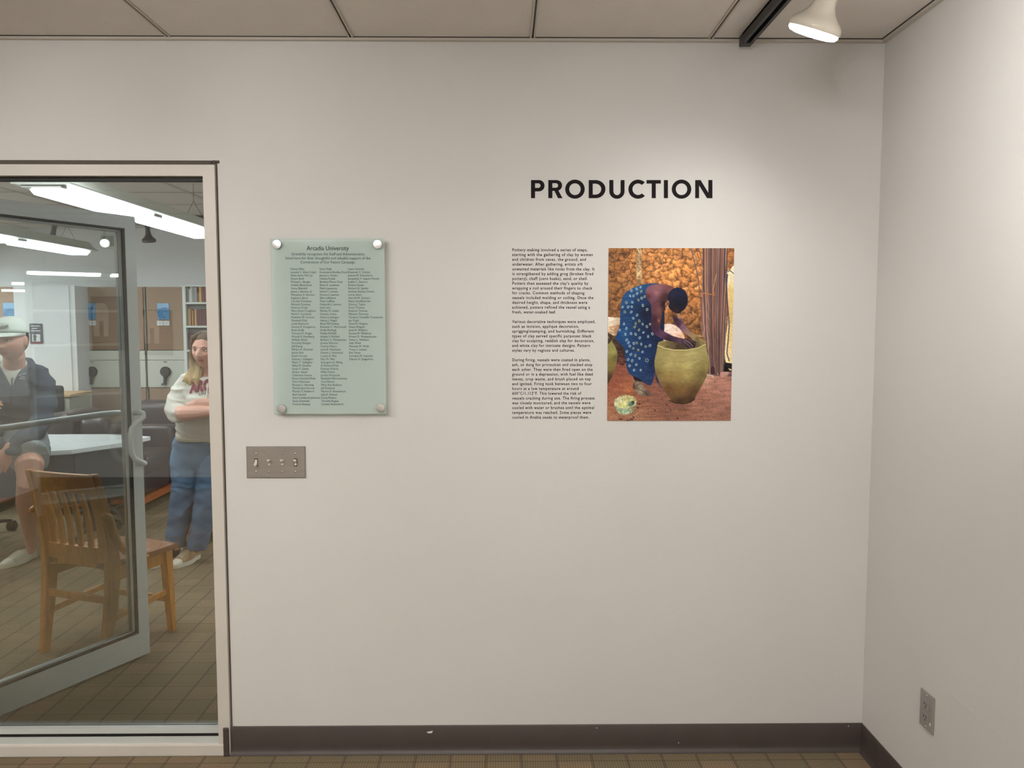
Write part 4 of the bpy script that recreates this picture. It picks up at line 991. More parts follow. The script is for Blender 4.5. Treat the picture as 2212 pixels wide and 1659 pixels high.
# column with a notice, and tan/cream cabinets along the far wall
ca = W(32, 700, 4.85); cb = W(151, 700, 4.85)
boxes('wall_column', [(ca.x, cb.x, 4.85, FY1, 0, W(100, 617, 4.85).z), (cb.x, cb.x + .05, 4.86, FY1, 0, W(100, 617, 4.85).z)], M_wall_far)
def cabinet(xa, xb, label, Y=5.1):
    zt = W(300, 619, Y).z; zm = W(300, 757, Y).z; zl = W(300, 837, Y).z; zs = W(300, 778, Y).z
    t = thing('wall_cabinet', label, 'cabinet', ((xa + xb) / 2, (Y + FY1) / 2, 0))
    bxo('body', xa + .003, xb - .003, Y + .02, FY1 - .02, .0, zt, M_cream, t)
    bxo('upper_panel', xa + .012, xb - .012, Y, Y + .0195, zm + .004, zt - .004, M_tan, t, .003)
    bxo('cream_band', xa + .004, xb - .004, Y - .012, Y + .0195, zs + .002, zm - .002, M_cream, t, .003)
    bxo('drawer', xa + .004, xb - .004, Y - .012, Y + .0195, zl + .002, zs - .002, M_cream, t, .003)
    bxo('lower_panel', xa + .012, xb - .012, Y, Y + .0195, .1, zl - .004, M_tan, t, .003)
    return t
def notice(xa, xb, ya, yb, label, Y=5.1):
    a = W(xa, ya, Y - .004); b = W(xb, yb, Y - .004)
    t = thing('notice', label, 'poster', ((a.x + b.x) / 2, Y, b.z))
    bxo('sheet', a.x, b.x, Y - .004, Y - .0005, b.z, a.z, pmat('blue_print', (70, 128, 166), .4, var=.08), t)
    hgt = a.z - b.z; bxo('pale_band', a.x + .002, b.x - .002, Y - .0048, Y - .004, a.z - hgt * .3, a.z - .002, pmat('pale_blue_print', (124, 168, 200), .4, var=.06), t)
    bm = BM(); cx, cz = a.x + (b.x - a.x) * .62, b.z + hgt * .34
    for r, w_ in ((.035, .006), (.062, .008)):
        pts = [(cx + r * math.cos(u), Y - .0052, cz + r * .9 * math.sin(u)) for u in np.linspace(.6, 4.9, 16)]
        pts = [p for p in pts if a.x + .005 < p[0] < b.x - .005 and b.z + .005 < p[2]]
        tube(bm, pts, [(w_, .0008)] * len(pts), 6, side=(0, 0, 1))
    obj('swirl', bm, pmat('swirl_print', (46, 104, 150), .4), t)
    return t
def card_pair(xa, xb, ya, yb, label, Y=5.1):
    a = W(xa, ya, Y - .006); b = W(xb, yb, Y - .006); m = (a.x + b.x) / 2
    t = thing('card_holder', label, 'card', (m, Y, b.z))
    bxo('card', a.x, m - .003, Y - .006, Y - .001, b.z, a.z, M_white, t); bxo('card', m + .003, b.x, Y - .006, Y - .001, b.z, a.z, M_white, t)
    bm = BM()
    for (u, v) in ((a.x, m - .003), (m + .003, b.x)):
        for k in (.35, .55): box(bm, u + .01, v - .012, Y - .0066, Y - .0059, a.z - (a.z - b.z) * k - .002, a.z - (a.z - b.z) * k)
    obj('print_lines', bm, M_greyband, t)
def paddle(cxp, cyp, y2, label, Y=5.1):
    c = W(cxp, cyp, Y - .03); r = 11 / 1740 * 7.86; e = W(cxp - 1, y2, Y - .03)
    t = thing('paddle_latch', label, 'latch', (c.x, Y, e.z))
    Yf = Y - .013
    bm = BM(); lathe(bm, [(r, 0), (r, .012), (r * .9, .018), (.002, .02)], WALLM(c.x, c.z, Yf - .004), 24); obj('disc', bm, M_dark, t, True)
    bm = BM(); tube(bm, [(c.x, Yf - .014, c.z - r * .7), (c.x - .002, Yf - .02, c.z - r * 1.6), (e.x + .004, Yf - .022, e.z + .02)], [(.024, .01), (.014, .008), (.016, .008)], 8, side=(1, 0, 0)); obj('handle', bm, M_dark, t, True)
    bm = BM(); tube(bm, [(e.x - .03, Yf - .012, e.z + .008), (e.x + .012, Yf - .014, e.z + .012)], .009, 8); obj('pull', bm, M_charcoal, t, True)
    bxo('keyhole_plate', c.x - .018, c.x + .014, Yf - .003, Yf - .0005, c.z + r * 1.8, c.z + r * 1.8 + .008, M_charcoal, t)
X1, X2, X3 = W(158, 700, 5.1).x, W(313, 700, 5.1).x, W(399, 700, 5.1).x
cabinet(X1, X2, 'tan and cream cabinet left, behind the door glass')
cabinet(X2 + .012, X3, 'tan and cream cabinet between the door edge and the bookshelves')
cabinet(-5.6, ca.x - .02, 'tan cabinet at the far left edge, left of the pale column')
notice(339, 366, 655, 690, 'blue notice with a dark swirl right of the door edge')
notice(184, 207, 655, 690, 'blue notice on the left cabinet, behind the door glass')
notice(6, 33, 654, 695, 'blue notice left of the pale column above the capped person')
card_pair(339, 366, 693, 703, 'two small white cards under the blue notice right of the door')
card_pair(180, 207, 693, 703, 'two small white cards under the notice behind the door glass')
paddle(356.5, 803, 832, 'black round paddle latch on the cabinet beside the standing woman')
paddle(198, 803, 831, 'black round paddle latch on the cabinet behind the door glass')

# dark notice on the column
a = W(63, 699, 4.84); b = W(92, 742, 4.84)
t = thing('framed_notice', 'dark notice with white headline and small picture on the pale column', 'poster', ((a.x + b.x) / 2, 4.85, b.z))
bxo('sheet', a.x, b.x, 4.842, 4.8495, b.z, a.z, pmat('dark_print', (84, 84, 92), .4), t)
bxo('red_strip', a.x, b.x, 4.8412, 4.842, b.z, b.z + .012, pmat('red_print', (120, 40, 48), .4), t)
H_ = a.z - b.z; Wd_ = b.x - a.x
bxo('picture', a.x + Wd_ * .18, b.x - Wd_ * .18, 4.841, 4.842, b.z + H_ * .1, b.z + H_ * .46, M_white, t)
bm = BM(); 
for k, (u, v) in enumerate(((.12, .8), (.2, .62), (.1, .86))): box(bm, a.x + Wd_ * u, a.x + Wd_ * v, 4.8408, 4.842, a.z - H_ * (.10 + .12 * k) - .008, a.z - H_ * (.10 + .12 * k))
obj('headline', bm, M_white, t)
bm = BM(); cx = a.x + Wd_ * .38; prism(bm, [(-.012, -.03), (.012, -.03), (.014, .0), (.022, .01), (.01, .03), (-.004, .034), (-.016, .018), (-.01, .0)], .0006, WALLM(cx, b.z + H_ * .28, 4.8408)); obj('figure', bm, M_greyband, t)

# low wooden-topped unit with a woven front beside the column
a = W(106, 852, 4.45); b = W(152, 858, 4.45)
t = thing('low_cabinet', 'low unit with orange wood top and woven front behind the seated man', 'cabinet', ((a.x + b.x) / 2, 4.65, 0))
bxo('top', a.x - .5, b.x, 4.45, 4.84, b.z, a.z, M_topwood, t, .004)
bxo('body', a.x - .48, b.x - .02, 4.47, 4.83, 0, b.z - .001, M_cream, t)
xw = W(138, 870, 4.46).x; zz0, zz1 = W(120, 900, 4.46).z, W(120, 861, 4.46).z
bm = BM()
for k in range(5):
    z = zz0 + (zz1 - zz0) * k / 5; box(bm, a.x - .3, xw, 4.455, 4.469, z, z + (zz1 - zz0) / 5 * .72)
obj('woven_front', bm, pmat('woven_cane', (170, 156, 132), .8, var=.35, vscale=60, bump=.6, bscale=90), t)
c = W(122, 853, 4.28)
t = thing('chair_back', 'dark rounded chair back above the orange wood top', 'chair', (c.x, 4.285, 0))
bm = BM(); box(bm, c.x - .06, c.x + .06, 4.26, 4.31, .5, W(120, 833, 4.26).z, .025, 4); obj('backrest', bm, M_dark, t, True)
bm = BM(); tube(bm, [(c.x, 4.285, 0.02), (c.x, 4.285, .52)], .02, 10); lathe(bm, [(.09, 0), (.09, .015), (.03, .03)], Matrix.Translation((c.x, 4.285, 0)), 20); obj('post', bm, M_dark, t, True)

# bookcase
BY = 5.0; bx0 = W(395.5, 700, BY).x; bx1 = W(447.5, 700, BY).x; bx2 = bx1 + .62; bz = W(400, 619, BY).z
bk = thing('bookcase', 'white steel bookcase of bound volumes behind the standing woman', 'bookcase', ((bx0 + bx2) / 2, 5.2, 0))
for k, x in enumerate((bx0, bx1, bx2)):
    wd = (.028, .012, .02)[k]
    bxo('upright', x, x + wd, BY, FY1 - .02, 0, bz, M_shelf, bk)
bxo('back_panel', bx0, bx2 + .02, FY1 - .02, FY1 - .012, 0, bz, M_greyband, bk)
bxo('top_panel', bx0, bx2 + .02, BY, FY1 - .02, bz, bz + .015, M_shelf, bk)
levels = [W(420, y, BY).z for y in (654, 705, 757, 803, 853, 905, 950)]
for z in levels:
    bxo('shelf', bx0 + .028, bx1, BY + .002, FY1 - .021, z - .012, z + .006, M_shelf, bk); bxo('shelf', bx1 + .012, bx2, BY + .002, FY1 - .021, z - .012, z + .006, M_shelf, bk)
for z in levels[:3]: bxo('shelf_bracket', bx0 + .03, bx1 - .02, BY + .05, BY + .058, z - .062, z - .013, M_greyband, bk)
BC = {'maroon': (104, 58, 60), 'dull brown': (110, 84, 74), 'grey': (150, 150, 150), 'white': (214, 214, 206), 'tan': (196, 160, 104), 'orange red': (176, 76, 46), 'plum': (94, 62, 70), 'mustard': (206, 160, 80)}
BMt = {k: pmat('cover_' + k.replace(' ', '_'), v, .6, var=.08) for k, v in BC.items()}
rb = random.Random(5)
def shelf_row(x0, x1, z, rows, hmax, where, group):
    x = x0
    for (colour, wd, hf) in rows:
        if x + wd > x1: break
        h = hmax * hf
        bm = BM(); box(bm, x, x + wd - .001, BY + .03, BY + .21, z, z + h, .0015, 1)
        o = obj('book', bm, BMt[colour]); tag(o, '%s bound volume standing on the %s' % (colour, where), 'book', group + ', ' + colour)
        x += wd
def mk(cols, n, lo, hi): return [(rb.choice(cols), rb.uniform(lo, hi), rb.uniform(.9, 1)) for _ in range(n)]
xa_ = bx0 + .032; h_ = .165
shelf_row(xa_, bx1, levels[0] + .006, [('grey', .02, .9), ('white', .014, .8), ('white', .014, .95), ('grey', .018, 1), ('grey', .03, .92), ('dull brown', .02, .6), ('mustard', .024, 1), ('maroon', .026, 1), ('maroon', .026, 1), ('maroon', .02, .98)], .155, 'top shelf of the white bookcase', 'books on the top shelf')
shelf_row(xa_, bx1, levels[1] + .006, [('tan', .03, .98), ('maroon', .013, .95), ('mustard', .011, .9), ('maroon', .014, .9), ('tan', .018, .96)] + [('maroon', rb.uniform(.011, .017), rb.uniform(.92, .96)) for _ in range(9)], .165, 'second shelf of the white bookcase', 'books on the second shelf')
shelf_row(xa_, bx1, levels[2] + .006, [('plum', rb.uniform(.013, .018), rb.uniform(.95, 1)) for _ in range(14)], .165, 'third shelf of the white bookcase', 'books on the third shelf')
shelf_row(xa_, bx1, levels[3] + .006, [('orange red', rb.uniform(.013, .018), 1) for _ in range(14)], .155, 'fourth shelf beside the woman\'s hair', 'books on the fourth shelf')
shelf_row(xa_, bx1, levels[4] + .006, [('plum', rb.uniform(.02, .028), 1) for _ in range(9)], .165, 'fifth shelf behind the woman', 'books on the fifth shelf')
for i in range(4): shelf_row(bx1 + .015, bx1 + .3, levels[i] + .006, [('maroon', rb.uniform(.02, .03), rb.uniform(.9, 1)) for _ in range(2)], .16, '%s shelf, right of the inner bookcase upright' % ('top', 'second', 'third', 'fourth')[i], 'books in the right bay, %s shelf' % ('top', 'second', 'third', 'fourth')[i])

# leather armchairs
def armchair(loc, rz, label, w_=.82, d_=.76):
    t = thing('leather_armchair', label, 'armchair', (loc[0], loc[1], 0), rz, None)
    def bx(name, x0, x1, y0, y1, z0, z1, m, bev, top=True):
        bm = BM(); box(bm, x0, x1, y0, y1, z0, z1, bev, 4); return obj(name, bm, m, t, True, world=False)
    h = w_ / 2; f = -d_ / 2; b = d_ / 2
    bx('base', -h + .14, h - .14, f + .03, b - .1, .13, .30, M_leather, .02)
    bx('seat_cushion', -h + .145, h - .145, f, b - .2, .29, .46, M_leather, .045)
    bx('backrest', -h + .09, h - .09, b - .24, b, .13, .80, M_leather, .07)
    for s in (-1, 1):
        bx('arm', min(s * (h - .145), s * h), max(s * (h - .145), s * h), f + .01, b - .02, .13, .64, M_leather, .035)
    bm = BM(); box(bm, -h, h, f + .005, f + .035, .075, .13); box(bm, -h, h, b - .035, b - .005, .075, .13); box(bm, -h, -h + .03, f + .03, b - .03, .075, .13); box(bm, h - .03, h, f + .03, b - .03, .075, .13)
    obj('wooden_rail', bm, M_cherry, t, world=False)
    for sx in (-1, 1):
        for yy in (f + .035, b - .035):
            bm = BM(); bar(bm, (sx * (h - .03), yy, 0), (sx * (h - .035), yy, .08), .035, .035, (1, 0, 0), .05, .05); obj('leg', bm, M_cherry, t, world=False)
    return t
armchair((-3.28, 3.95), PI / 2, 'dark leather armchair with orange wood rail just right of the door edge', .78, .82)
armchair((-4.45, 3.95), PI / 2, 'dark leather armchair behind the desk at the left edge', .78, .82)
armchair((-3.12, 4.66), 0, 'dark leather armchair farthest back, under the tan cabinets', .84, .62)
armchair((-1.79, 3.16), 0, 'dark leather armchair with orange rail behind the standing woman', .84, .78)
c0, c1 = -3.43, W(231, 905, 3.75).x
bm = BM(); box(bm, c0, c1, 3.725, 3.87, .475, W(170, 903, 3.72).z, .06, 5)
o = obj('leather_cushion', bm, M_leather, None, True); tag(o, 'plump dark leather cushion showing above the white desk', 'cushion')
cz_ = .475

# white desk with a dark modesty panel and castors
poly = [(-4.25, 2.44), (-3.0, 2.44), (-3.0, 2.19), (-2.80, 2.19), (-2.69, 2.246), (-2.51, 2.55), (-2.46, 2.84), (-2.82, 2.96), (-4.25, 2.95)]
t = thing('desk', 'white-topped desk with dark front panel and castors behind the door', 'desk', (-3.3, 2.55, 0))
bm = BM(); prism(bm, poly, .026, Matrix.Translation((0, 0, .709))); obj('desktop', bm, M_white, t)
bm = BM(); pts = [(-4.2, 2.49), (-2.99, 2.49), (-2.99, 2.24), (-2.80, 2.24), (-2.70, 2.29), (-2.53, 2.57)]
for (ax, ay), (bx_, by_) in zip(pts, pts[1:]): bar(bm, (ax, ay, .545), (bx_, by_, .545), .018, .322, (by_ - ay, -(bx_ - ax), 0))
obj('modesty_panel', bm, M_slate, t)
for (lx, ly) in ((-2.85, 2.75), (-3.62, 2.75)):
    bm = BM(); box(bm, lx - .03, lx + .03, ly - .04, ly + .04, .09, .709); lg = obj('leg', bm, M_charcoal, t)
    bm = BM(); tube(bm, [(lx + .01, ly - .34, .07), (lx, ly - .2, .1), (lx, ly, .115), (lx, ly + .25, .1), (lx - .02, ly + .38, .07)], [(.022, .014)] * 5, 8, side=(1, 0, 0)); obj('foot', bm, M_black, lg, True)
    for yy in (ly - .34, ly + .37):
        bm = BM()
        for s in (-1, 1): lathe(bm, [(.008, -.010), (.031, -.010), (.034, -.006), (.034, .006), (.031, .010), (.008, .010)], frame_to((lx + s * .015, yy, .034), (1, 0, 0), (0, 0, 1)), 18)
        box(bm, lx - .024, lx + .024, yy - .02, yy + .022, .04, .075, .008)
        obj('castor', bm, M_black, t, True)
p0, p1, p2 = W(312, 1104, 3.2), W(318, 1112, 3.15), W(320, 1124, 3.1)
sc = thing('swivel_chair', 'black swivel chair base behind the desk, right of the door edge', 'chair', (-3.0, 3.29, 0))
bm = BM()
for k in range(5):
    a = math.radians(-35 + 72 * k); q = Vector((math.cos(a), math.sin(a), 0)); o0 = Vector((-3.0, 3.29, 0))
    tube(bm, [o0 + Vector((0, 0, .13)), o0 + q * .12 + Vector((0, 0, .125)), o0 + q * .2 + Vector((0, 0, .10)), o0 + q * .235 + Vector((0, 0, .03))], [.02, .018, .017, .016], 8)
tube(bm, [(-3.0, 3.29, .1), (-3.0, 3.29, .42)], .025, 10)
obj('base', bm, M_black, sc, True)
bm = BM(); box(bm, -3.2, -2.8, 3.11, 3.45, .42, .48, .025, 3); obj('seat', bm, M_dark, sc, True)
bm = BM()
q1 = [W(226, 1108, 3.0), W(240, 1100, 3.0), W(262, 1090, 3.05), W(275, 1094, 3.1), W(300, 1100, 3.15)]; tube(bm, q1, .006, 6)
q2 = [W(224, 1102, 3.0), W(236, 1090, 3.0), W(246, 1078, 3.0), W(252, 1060, 2.98), W(254, 1000, 2.9)]; tube(bm, q2, .005, 6)
o = obj('power_cable', bm, M_greyband, None, True); tag(o, 'thin grey cables looping under the white desk', 'cable')
# clutter that the door glass mirrors: tall white shelving deeper in the far room
t = thing('shelving_unit', 'tall white shelving unit standing deeper in the far room', 'shelves', (1.9, 1.3, 0))
for yy in (.7, 1.9): bxo('side_panel', 1.7, 2.1, yy - .012, yy + .012, 0, 1.9, M_shelf, t)
for z in (.1, .5, .95, 1.35, 1.62, 1.88): bxo('shelf', 1.7, 2.1, .712, 1.888, z - .01, z + .01, M_shelf, t)
bxo('back_panel', 2.09, 2.1, .712, 1.888, .12, 1.86, M_leather, t)
# ------------------------------------------------------------------ oak chair seen from behind
ch = thing('wooden_chair', 'golden oak slat-back chair standing behind the open glass door', 'chair', (-1.889, 1.032, 0), math.atan2(-.350, .937))
def co(name, bm, m=M_oak, smooth=False, parent=None): return obj(name, bm, m, parent or ch, smooth, world=False)
hw = .183; fy_, ry_ = .205, -.205         # feet
def post_pts(s):      # curved rear post from foot to the top of the back
    return [((hw * s, ry_, 0), .036, .034), ((s * (hw + .002), ry_ + .022, .15), .038, .046), ((s * (hw + .006), ry_ + .045, .30), .038, .060), ((s * (hw + .008), ry_ + .055, .42), .038, .068), ((s * (hw + .008), ry_ + .048, .52), .036, .060), ((s * (hw + .007), ry_ + .028, .64), .034, .052), ((s * (hw + .005), ry_ + .005, .75), .034, .046), ((s * (hw + .003), ry_ - .026, .862), .034, .040)]
for s in (-1, 1):
    P = post_pts(s); bm = BM(); rings = []
    for (p, w_, d_) in P:
        rings.append([bm.verts.new((p[0] + a * w_ / 2, p[1] + b * d_ / 2, p[2])) for a, b in ((-1, -1), (1, -1), (1, 1), (-1, 1))])
    for a, b in zip(rings, rings[1:]):
        for k in range(4): bm.faces.new((a[k], a[(k + 1) % 4], b[(k + 1) % 4], b[k]))
    bm.faces.new(rings[0][::-1]); bm.faces.new(rings[-1])
    bmesh.ops.bevel(bm, geom=[e for e in bm.edges], offset=.004, segments=2, affect='EDGES')
    co('rear_post', bm, smooth=True)
def back_y(z):
    P = [(p[2], p[1]) for p, _, _ in post_pts(1)]
    for (z0, y0), (z1, y1) in zip(P, P[1:]):
        if z0 <= z <= z1: return y0 + (y1 - y0) * (z - z0) / (z1 - z0)
    return P[-1][1]
def curved_rail(z0, z1, th, dip, arch=0.0, n=12, x=hw - .006):
    bm = BM(); R = []
    for k in range(n + 1):
        u = -1 + 2 * k / n; xx = u * x; c = dip * (1 - u * u)
        za = z0 + arch * (1 - u * u)
        R.append([bm.verts.new((xx, back_y(za) + c - th / 2, za)), bm.verts.new((xx, back_y(za) + c + th / 2, za)), bm.verts.new((xx, back_y(z1) + c + th / 2, z1)), bm.verts.new((xx, back_y(z1) + c - th / 2, z1))])
    for a, b in zip(R, R[1:]):
        for k in range(4): bm.faces.new((a[k], a[(k + 1) % 4], b[(k + 1) % 4], b[k]))
    bm.faces.new(R[0][::-1]); bm.faces.new(R[-1]); return bm
bmr = curved_rail(.772, .858, .024, -.012); co('top_rail', bmr, smooth=True)
bmr = curved_rail(.405, .512, .026, -.012, .018); co('lower_back_rail', bmr, smooth=True)
for k in range(6):
    u = -1 + 2 * (k + .5) / 6; x = u * (hw - .012); wd = .027 if 0 < k < 5 else .034
    bm = BM(); R = []
    for j in range(9):
        z = .50 + .285 * j / 8; dip = -.012
        y = back_y(z) + dip * (1 - u * u) + .010 * math.sin(PI * j / 8)
        R.append([bm.verts.new((x + a * wd / 2, y + b * .006, z)) for a, b in ((-1, -1), (1, -1), (1, 1), (-1, 1))])
    for a, b in zip(R, R[1:]):
        for q in range(4): bm.faces.new((a[q], a[(q + 1) % 4], b[(q + 1) % 4], b[q]))
    bm.faces.new(R[0][::-1]); bm.faces.new(R[-1]); co('slat', bm, smooth=True)
for s in (-1, 1):
    bm = BM(); bar(bm, (s * hw, fy_, 0), (s * (hw - .004), fy_ - .022, .42), .032, .034, (1, 0, 0), .044, .05)
    bmesh.ops.bevel(bm, geom=[e for e in bm.edges], offset=.004, segments=2, affect='EDGES'); co('front_leg', bm, smooth=True)
# saddle seat
bm = BM(); nx_, ny_ = 22, 20; top = []; bot = []
for j in range(ny_ + 1):
    v = j / ny_; yy = -.172 + .405 * v; half = .168 + .052 * min(1, v * 1.7); r1 = []; r2 = []
    for i in range(nx_ + 1):
        u = -1 + 2 * i / nx_
        xx = u * half * (1 - .02 * (v > .93)); edge = yy + .012 * (1 - u * u) * v
        z = .444 - .013 * math.exp(-((abs(u) - .45) / .28) ** 2) * math.exp(-((v - .42) / .33) ** 2) + .003 * math.exp(-(u / .12) ** 2) * v
        if v > .95: z -= .005
        r1.append(bm.verts.new((xx, edge, z))); r2.append(bm.verts.new((xx * .985, edge * .99, .418)))
    top.append(r1); bot.append(r2)
for j in range(ny_):
    for i in range(nx_):
        bm.faces.new((top[j][i], top[j][i + 1], top[j + 1][i + 1], top[j + 1][i])); bm.faces.new((bot[j][i], bot[j + 1][i], bot[j + 1][i + 1], bot[j][i + 1]))
for i in range(nx_):
    bm.faces.new((top[0][i], bot[0][i], bot[0][i + 1], top[0][i + 1])); bm.faces.new((top[-1][i], top[-1][i + 1], bot[-1][i + 1], bot[-1][i]))
for j in range(ny_):
    bm.faces.new((top[j][0], top[j + 1][0], bot[j + 1][0], bot[j][0])); bm.faces.new((top[j][-1], bot[j][-1], bot[j + 1][-1], top[j + 1][-1]))
co('seat', bm, M_oakseat, True)
bm = BM(); box(bm, -hw + .01, hw - .01, fy_ - .045, fy_ - .02, .355, .4175)
for s in (-1, 1): bar(bm, (s * (hw - .004), ry_ + .05, .385), (s * (hw - .006), fy_ - .03, .385), .022, .064, (1, 0, 0))
co('seat_apron', bm)
def stretcher(a, b, w_=.018, h_=.03, side=(1, 0, 0)):
    bm = BM(); bar(bm, a, b, w_, h_, side); bmesh.ops.bevel(bm, geom=[e for e in bm.edges], offset=.003, segments=1, affect='EDGES'); co('stretcher', bm)
stretcher((-hw, ry_ + .036, .275), (hw, ry_ + .036, .275), .018, .034, (0, 1, 0))
stretcher((-hw, fy_ - .012, .165), (hw, fy_ - .012, .165), .018, .03, (0, 1, 0))
for s in (-1, 1): stretcher((s * hw, ry_ + .03, .185), (s * (hw - .002), fy_ - .012, .21), .018, .028)
for s in (-1, 1):     # hip braces sweeping from post to seat
    bm = BM(); xx = s * (hw + .028)
    tube(bm, [(xx, ry_ - .02, .668), (xx, ry_ + .0, .672), (xx, ry_ + .024, .66), (xx, ry_ + .04, .62), (xx, ry_ + .055, .57), (xx, ry_ + .08, .52), (xx, ry_ + .118, .48), (xx, ry_ + .16, .457), (xx, ry_ + .21, .44), (xx * .99, ry_ + .24, .425)], [(.009, .010), (.016, .018), (.017, .02), (.016, .018), (.016, .018), (.016, .018), (.016, .018), (.016, .018), (.015, .015), (.012, .01)], 10, side=(1, 0, 0))
    co('hip_brace', bm, smooth=True)
from mathutils.bvhtree import BVHTree
# ------------------------------------------------------------------ people
SKIN = {'f': (198, 150, 130), 'm': (202, 150, 128)}
def head_parts(bm, Mh, kind):
    """adds a sculpted head (local: x side, -y front, z up, origin at the head centre) to bm"""
    b2 = BM(); bmesh.ops.create_icosphere(b2, subdivisions=5, radius=1.0)
    g = lambda a, s: math.exp(-(a / s) ** 2)
    fem = kind == 'f'
    for v in b2.verts:
        x, y, z = v.co
        X = x * .073; Y = y * .092; Z = z * .112
        low = max(0.0, -z - .05)
        X *= 1 - (.40 if fem else .30) * low ** 1.3
        if z < 0 and y < 0: Y *= 1 + .05 * low
        if y > 0 and z < -.2: Y *= 1 - .35 * (-z - .2)
        X *= 1 - .06 * g(z - .95, .3)
        f = 1.0 if y < -.2 else max(0.0, min(1.0, (-y + .05) / .25))
        if y < 0:
            d = 0
            d -= .010 * (g(X - .031, .016) + g(X + .031, .016)) * g(Z - .006, .013)            # eye sockets
            d += .006 * (g(abs(X) - .03, .024)) * g(Z - .026, .009)                              # brow
            d += .010 * g(abs(X) - .044, .018) * g(Z + .024, .02) * .6                            # cheekbones
            nz_ = g(X, .009 + .004 * max(0, (.02 - Z) / .04)) * (1 / (1 + math.exp((Z - .012) / .004))) * (1 / (1 + math.exp((-.034 - Z) / .002)))
            d += (.011 + .016 * max(0, min(1, (.014 - Z) / .044))) * nz_                             # nose
            d += .004 * (g(X - .011, .006) + g(X + .011, .006)) * g(Z + .029, .006)
            d += .0065 * g(X, .021) * g(Z + .051, .0045) + .0065 * g(X, .019) * g(Z + .062, .005)   # lips
            d -= .004 * g(X, .024) * g(Z + .0565, .0022)
            d -= .004 * g(X, .02) * g(Z + .073, .005)
            d += .009 * g(X, .018) * g(Z + .092, .013)                                               # chin
            Y -= d * f
        v.co = Vector((X, Y, Z))
    for s in (-1, 1):     # ears
        e = BM(); bmesh.ops.create_icosphere(e, subdivisions=2, radius=1.0)
        for v in e.verts: v.co = Vector((s * (.073 + .010 * v.co.x * s + .004 * (v.co.y > 0)), .008 + .016 * v.co.y, -.004 + .031 * v.co.z + .0 * v.co.y))
        me = bpy.data.meshes.new('e'); e.to_mesh(me); e.free(); me.transform(Mh); bm.from_mesh(me); bpy.data.meshes.remove(me)
    me = bpy.data.meshes.new('h'); b2.to_mesh(me); b2.free(); me.transform(Mh); bm.from_mesh(me); bpy.data.meshes.remove(me)
def capsule(bm, a, b, r0, r1=None, n=12):
    tube(bm, [a, tuple((Vector(a) + Vector(b)) / 2), b], [r0, (r0 + (r1 or r0)) / 2, r1 or r0], n, round_caps=True)
def hand(bm, wrist, direction, palm_n, s=1.0, curl=.5, side=1):
    """palm, four unequal bent fingers and a thumb leaving the side of the palm"""
    w_ = Vector(wrist); d = Vector(direction).normalized(); n = Vector(palm_n); n = (n - d * n.dot(d)).normalized(); x = d.cross(n) * side
    tube(bm, [w_ - d * .02 * s, w_ + d * .01 * s, w_ + d * .045 * s, w_ + d * .085 * s], [(.026 * s, .020 * s), (.030 * s, .017 * s), (.040 * s, .015 * s), (.038 * s, .013 * s)], 12, side=x, round_caps=True)
    for k, (o, L) in enumerate(((-.029, .066), (-.010, .076), (.010, .071), (.028, .056))):
        p = w_ + d * .075 * s + x * o * s; pts = [p]; dd = Vector(d)
        for j, f in enumerate((.45, .32, .23)):
            dd = (dd + n * curl * (.35 + .35 * j)).normalized(); p = p + dd * L * f * s; pts.append(p)
        tube(bm, pts, [.0088 * s, .0084 * s, .0078 * s, .0068 * s], 8, round_caps=True)
    p = w_ + d * .02 * s - x * .022 * s; q1 = p - x * .022 * s + d * .028 * s + n * .008 * s; q2 = q1 + d * .028 * s - x * .006 * s + n * .010 * s; q3 = q2 + d * .022 * s + n * .006 * s
    tube(bm, [p, q1, q2, q3], [.012 * s, .0105 * s, .0095 * s, .008 * s], 8, round_caps=True)
def headmat(c, a, tilt=0.0, roll=0.0):
    return Matrix.Translation(c) @ Matrix.Rotation(math.radians(a), 4, 'Z') @ Matrix.Rotation(math.radians(tilt), 4, 'X') @ Matrix.Rotation(math.radians(roll), 4, 'Y')
def face_paint(Mh, kind):
    inv = np.array(Mh.inverted()); base = lin(SKIN[kind]); lip = lin((178, 104, 96)) ; rosy = lin((206, 132, 116))
    def f(co):
        p = co @ inv[:3, :3].T + inv[:3, 3]; X, Y, Z = p.T
        c = np.tile(base, (len(co), 1)) * (1 + .04 * npnoise(co, 60, 3))[:, None]
        front = (Y < -.03) & (abs(Z) < .12) & (abs(X) < .08)
        def mixin(c, col, a): return c * (1 - a[:, None]) + col * a[:, None]
        c = mixin(c, rosy, front * .45 * (np.exp(-((abs(X) - .042) / .02) ** 2 - ((Z + .028) / .022) ** 2)))
        c = mixin(c, lip, front * .85 * np.exp(-(X / .023) ** 4 - ((Z + .0565) / .0095) ** 4))
        c = mixin(c, lin((150, 104, 90)), front * .5 * np.exp(-((abs(X) - .031) / .016) ** 2 - ((Z - .008) / .009) ** 2))
        if kind == 'm': c = mixin(c, lin((156, 118, 98)), front * .28 * (Z < -.04) * (1 - np.exp(-((Z + .0565) / .008) ** 2)))
        return c
    return f
M_eye = pmat('eye_white', (222, 214, 206), .2); M_iris = pmat('iris_brown', (48, 36, 30), .15); M_brow = pmat('brow_hair', (96, 70, 50), .8)
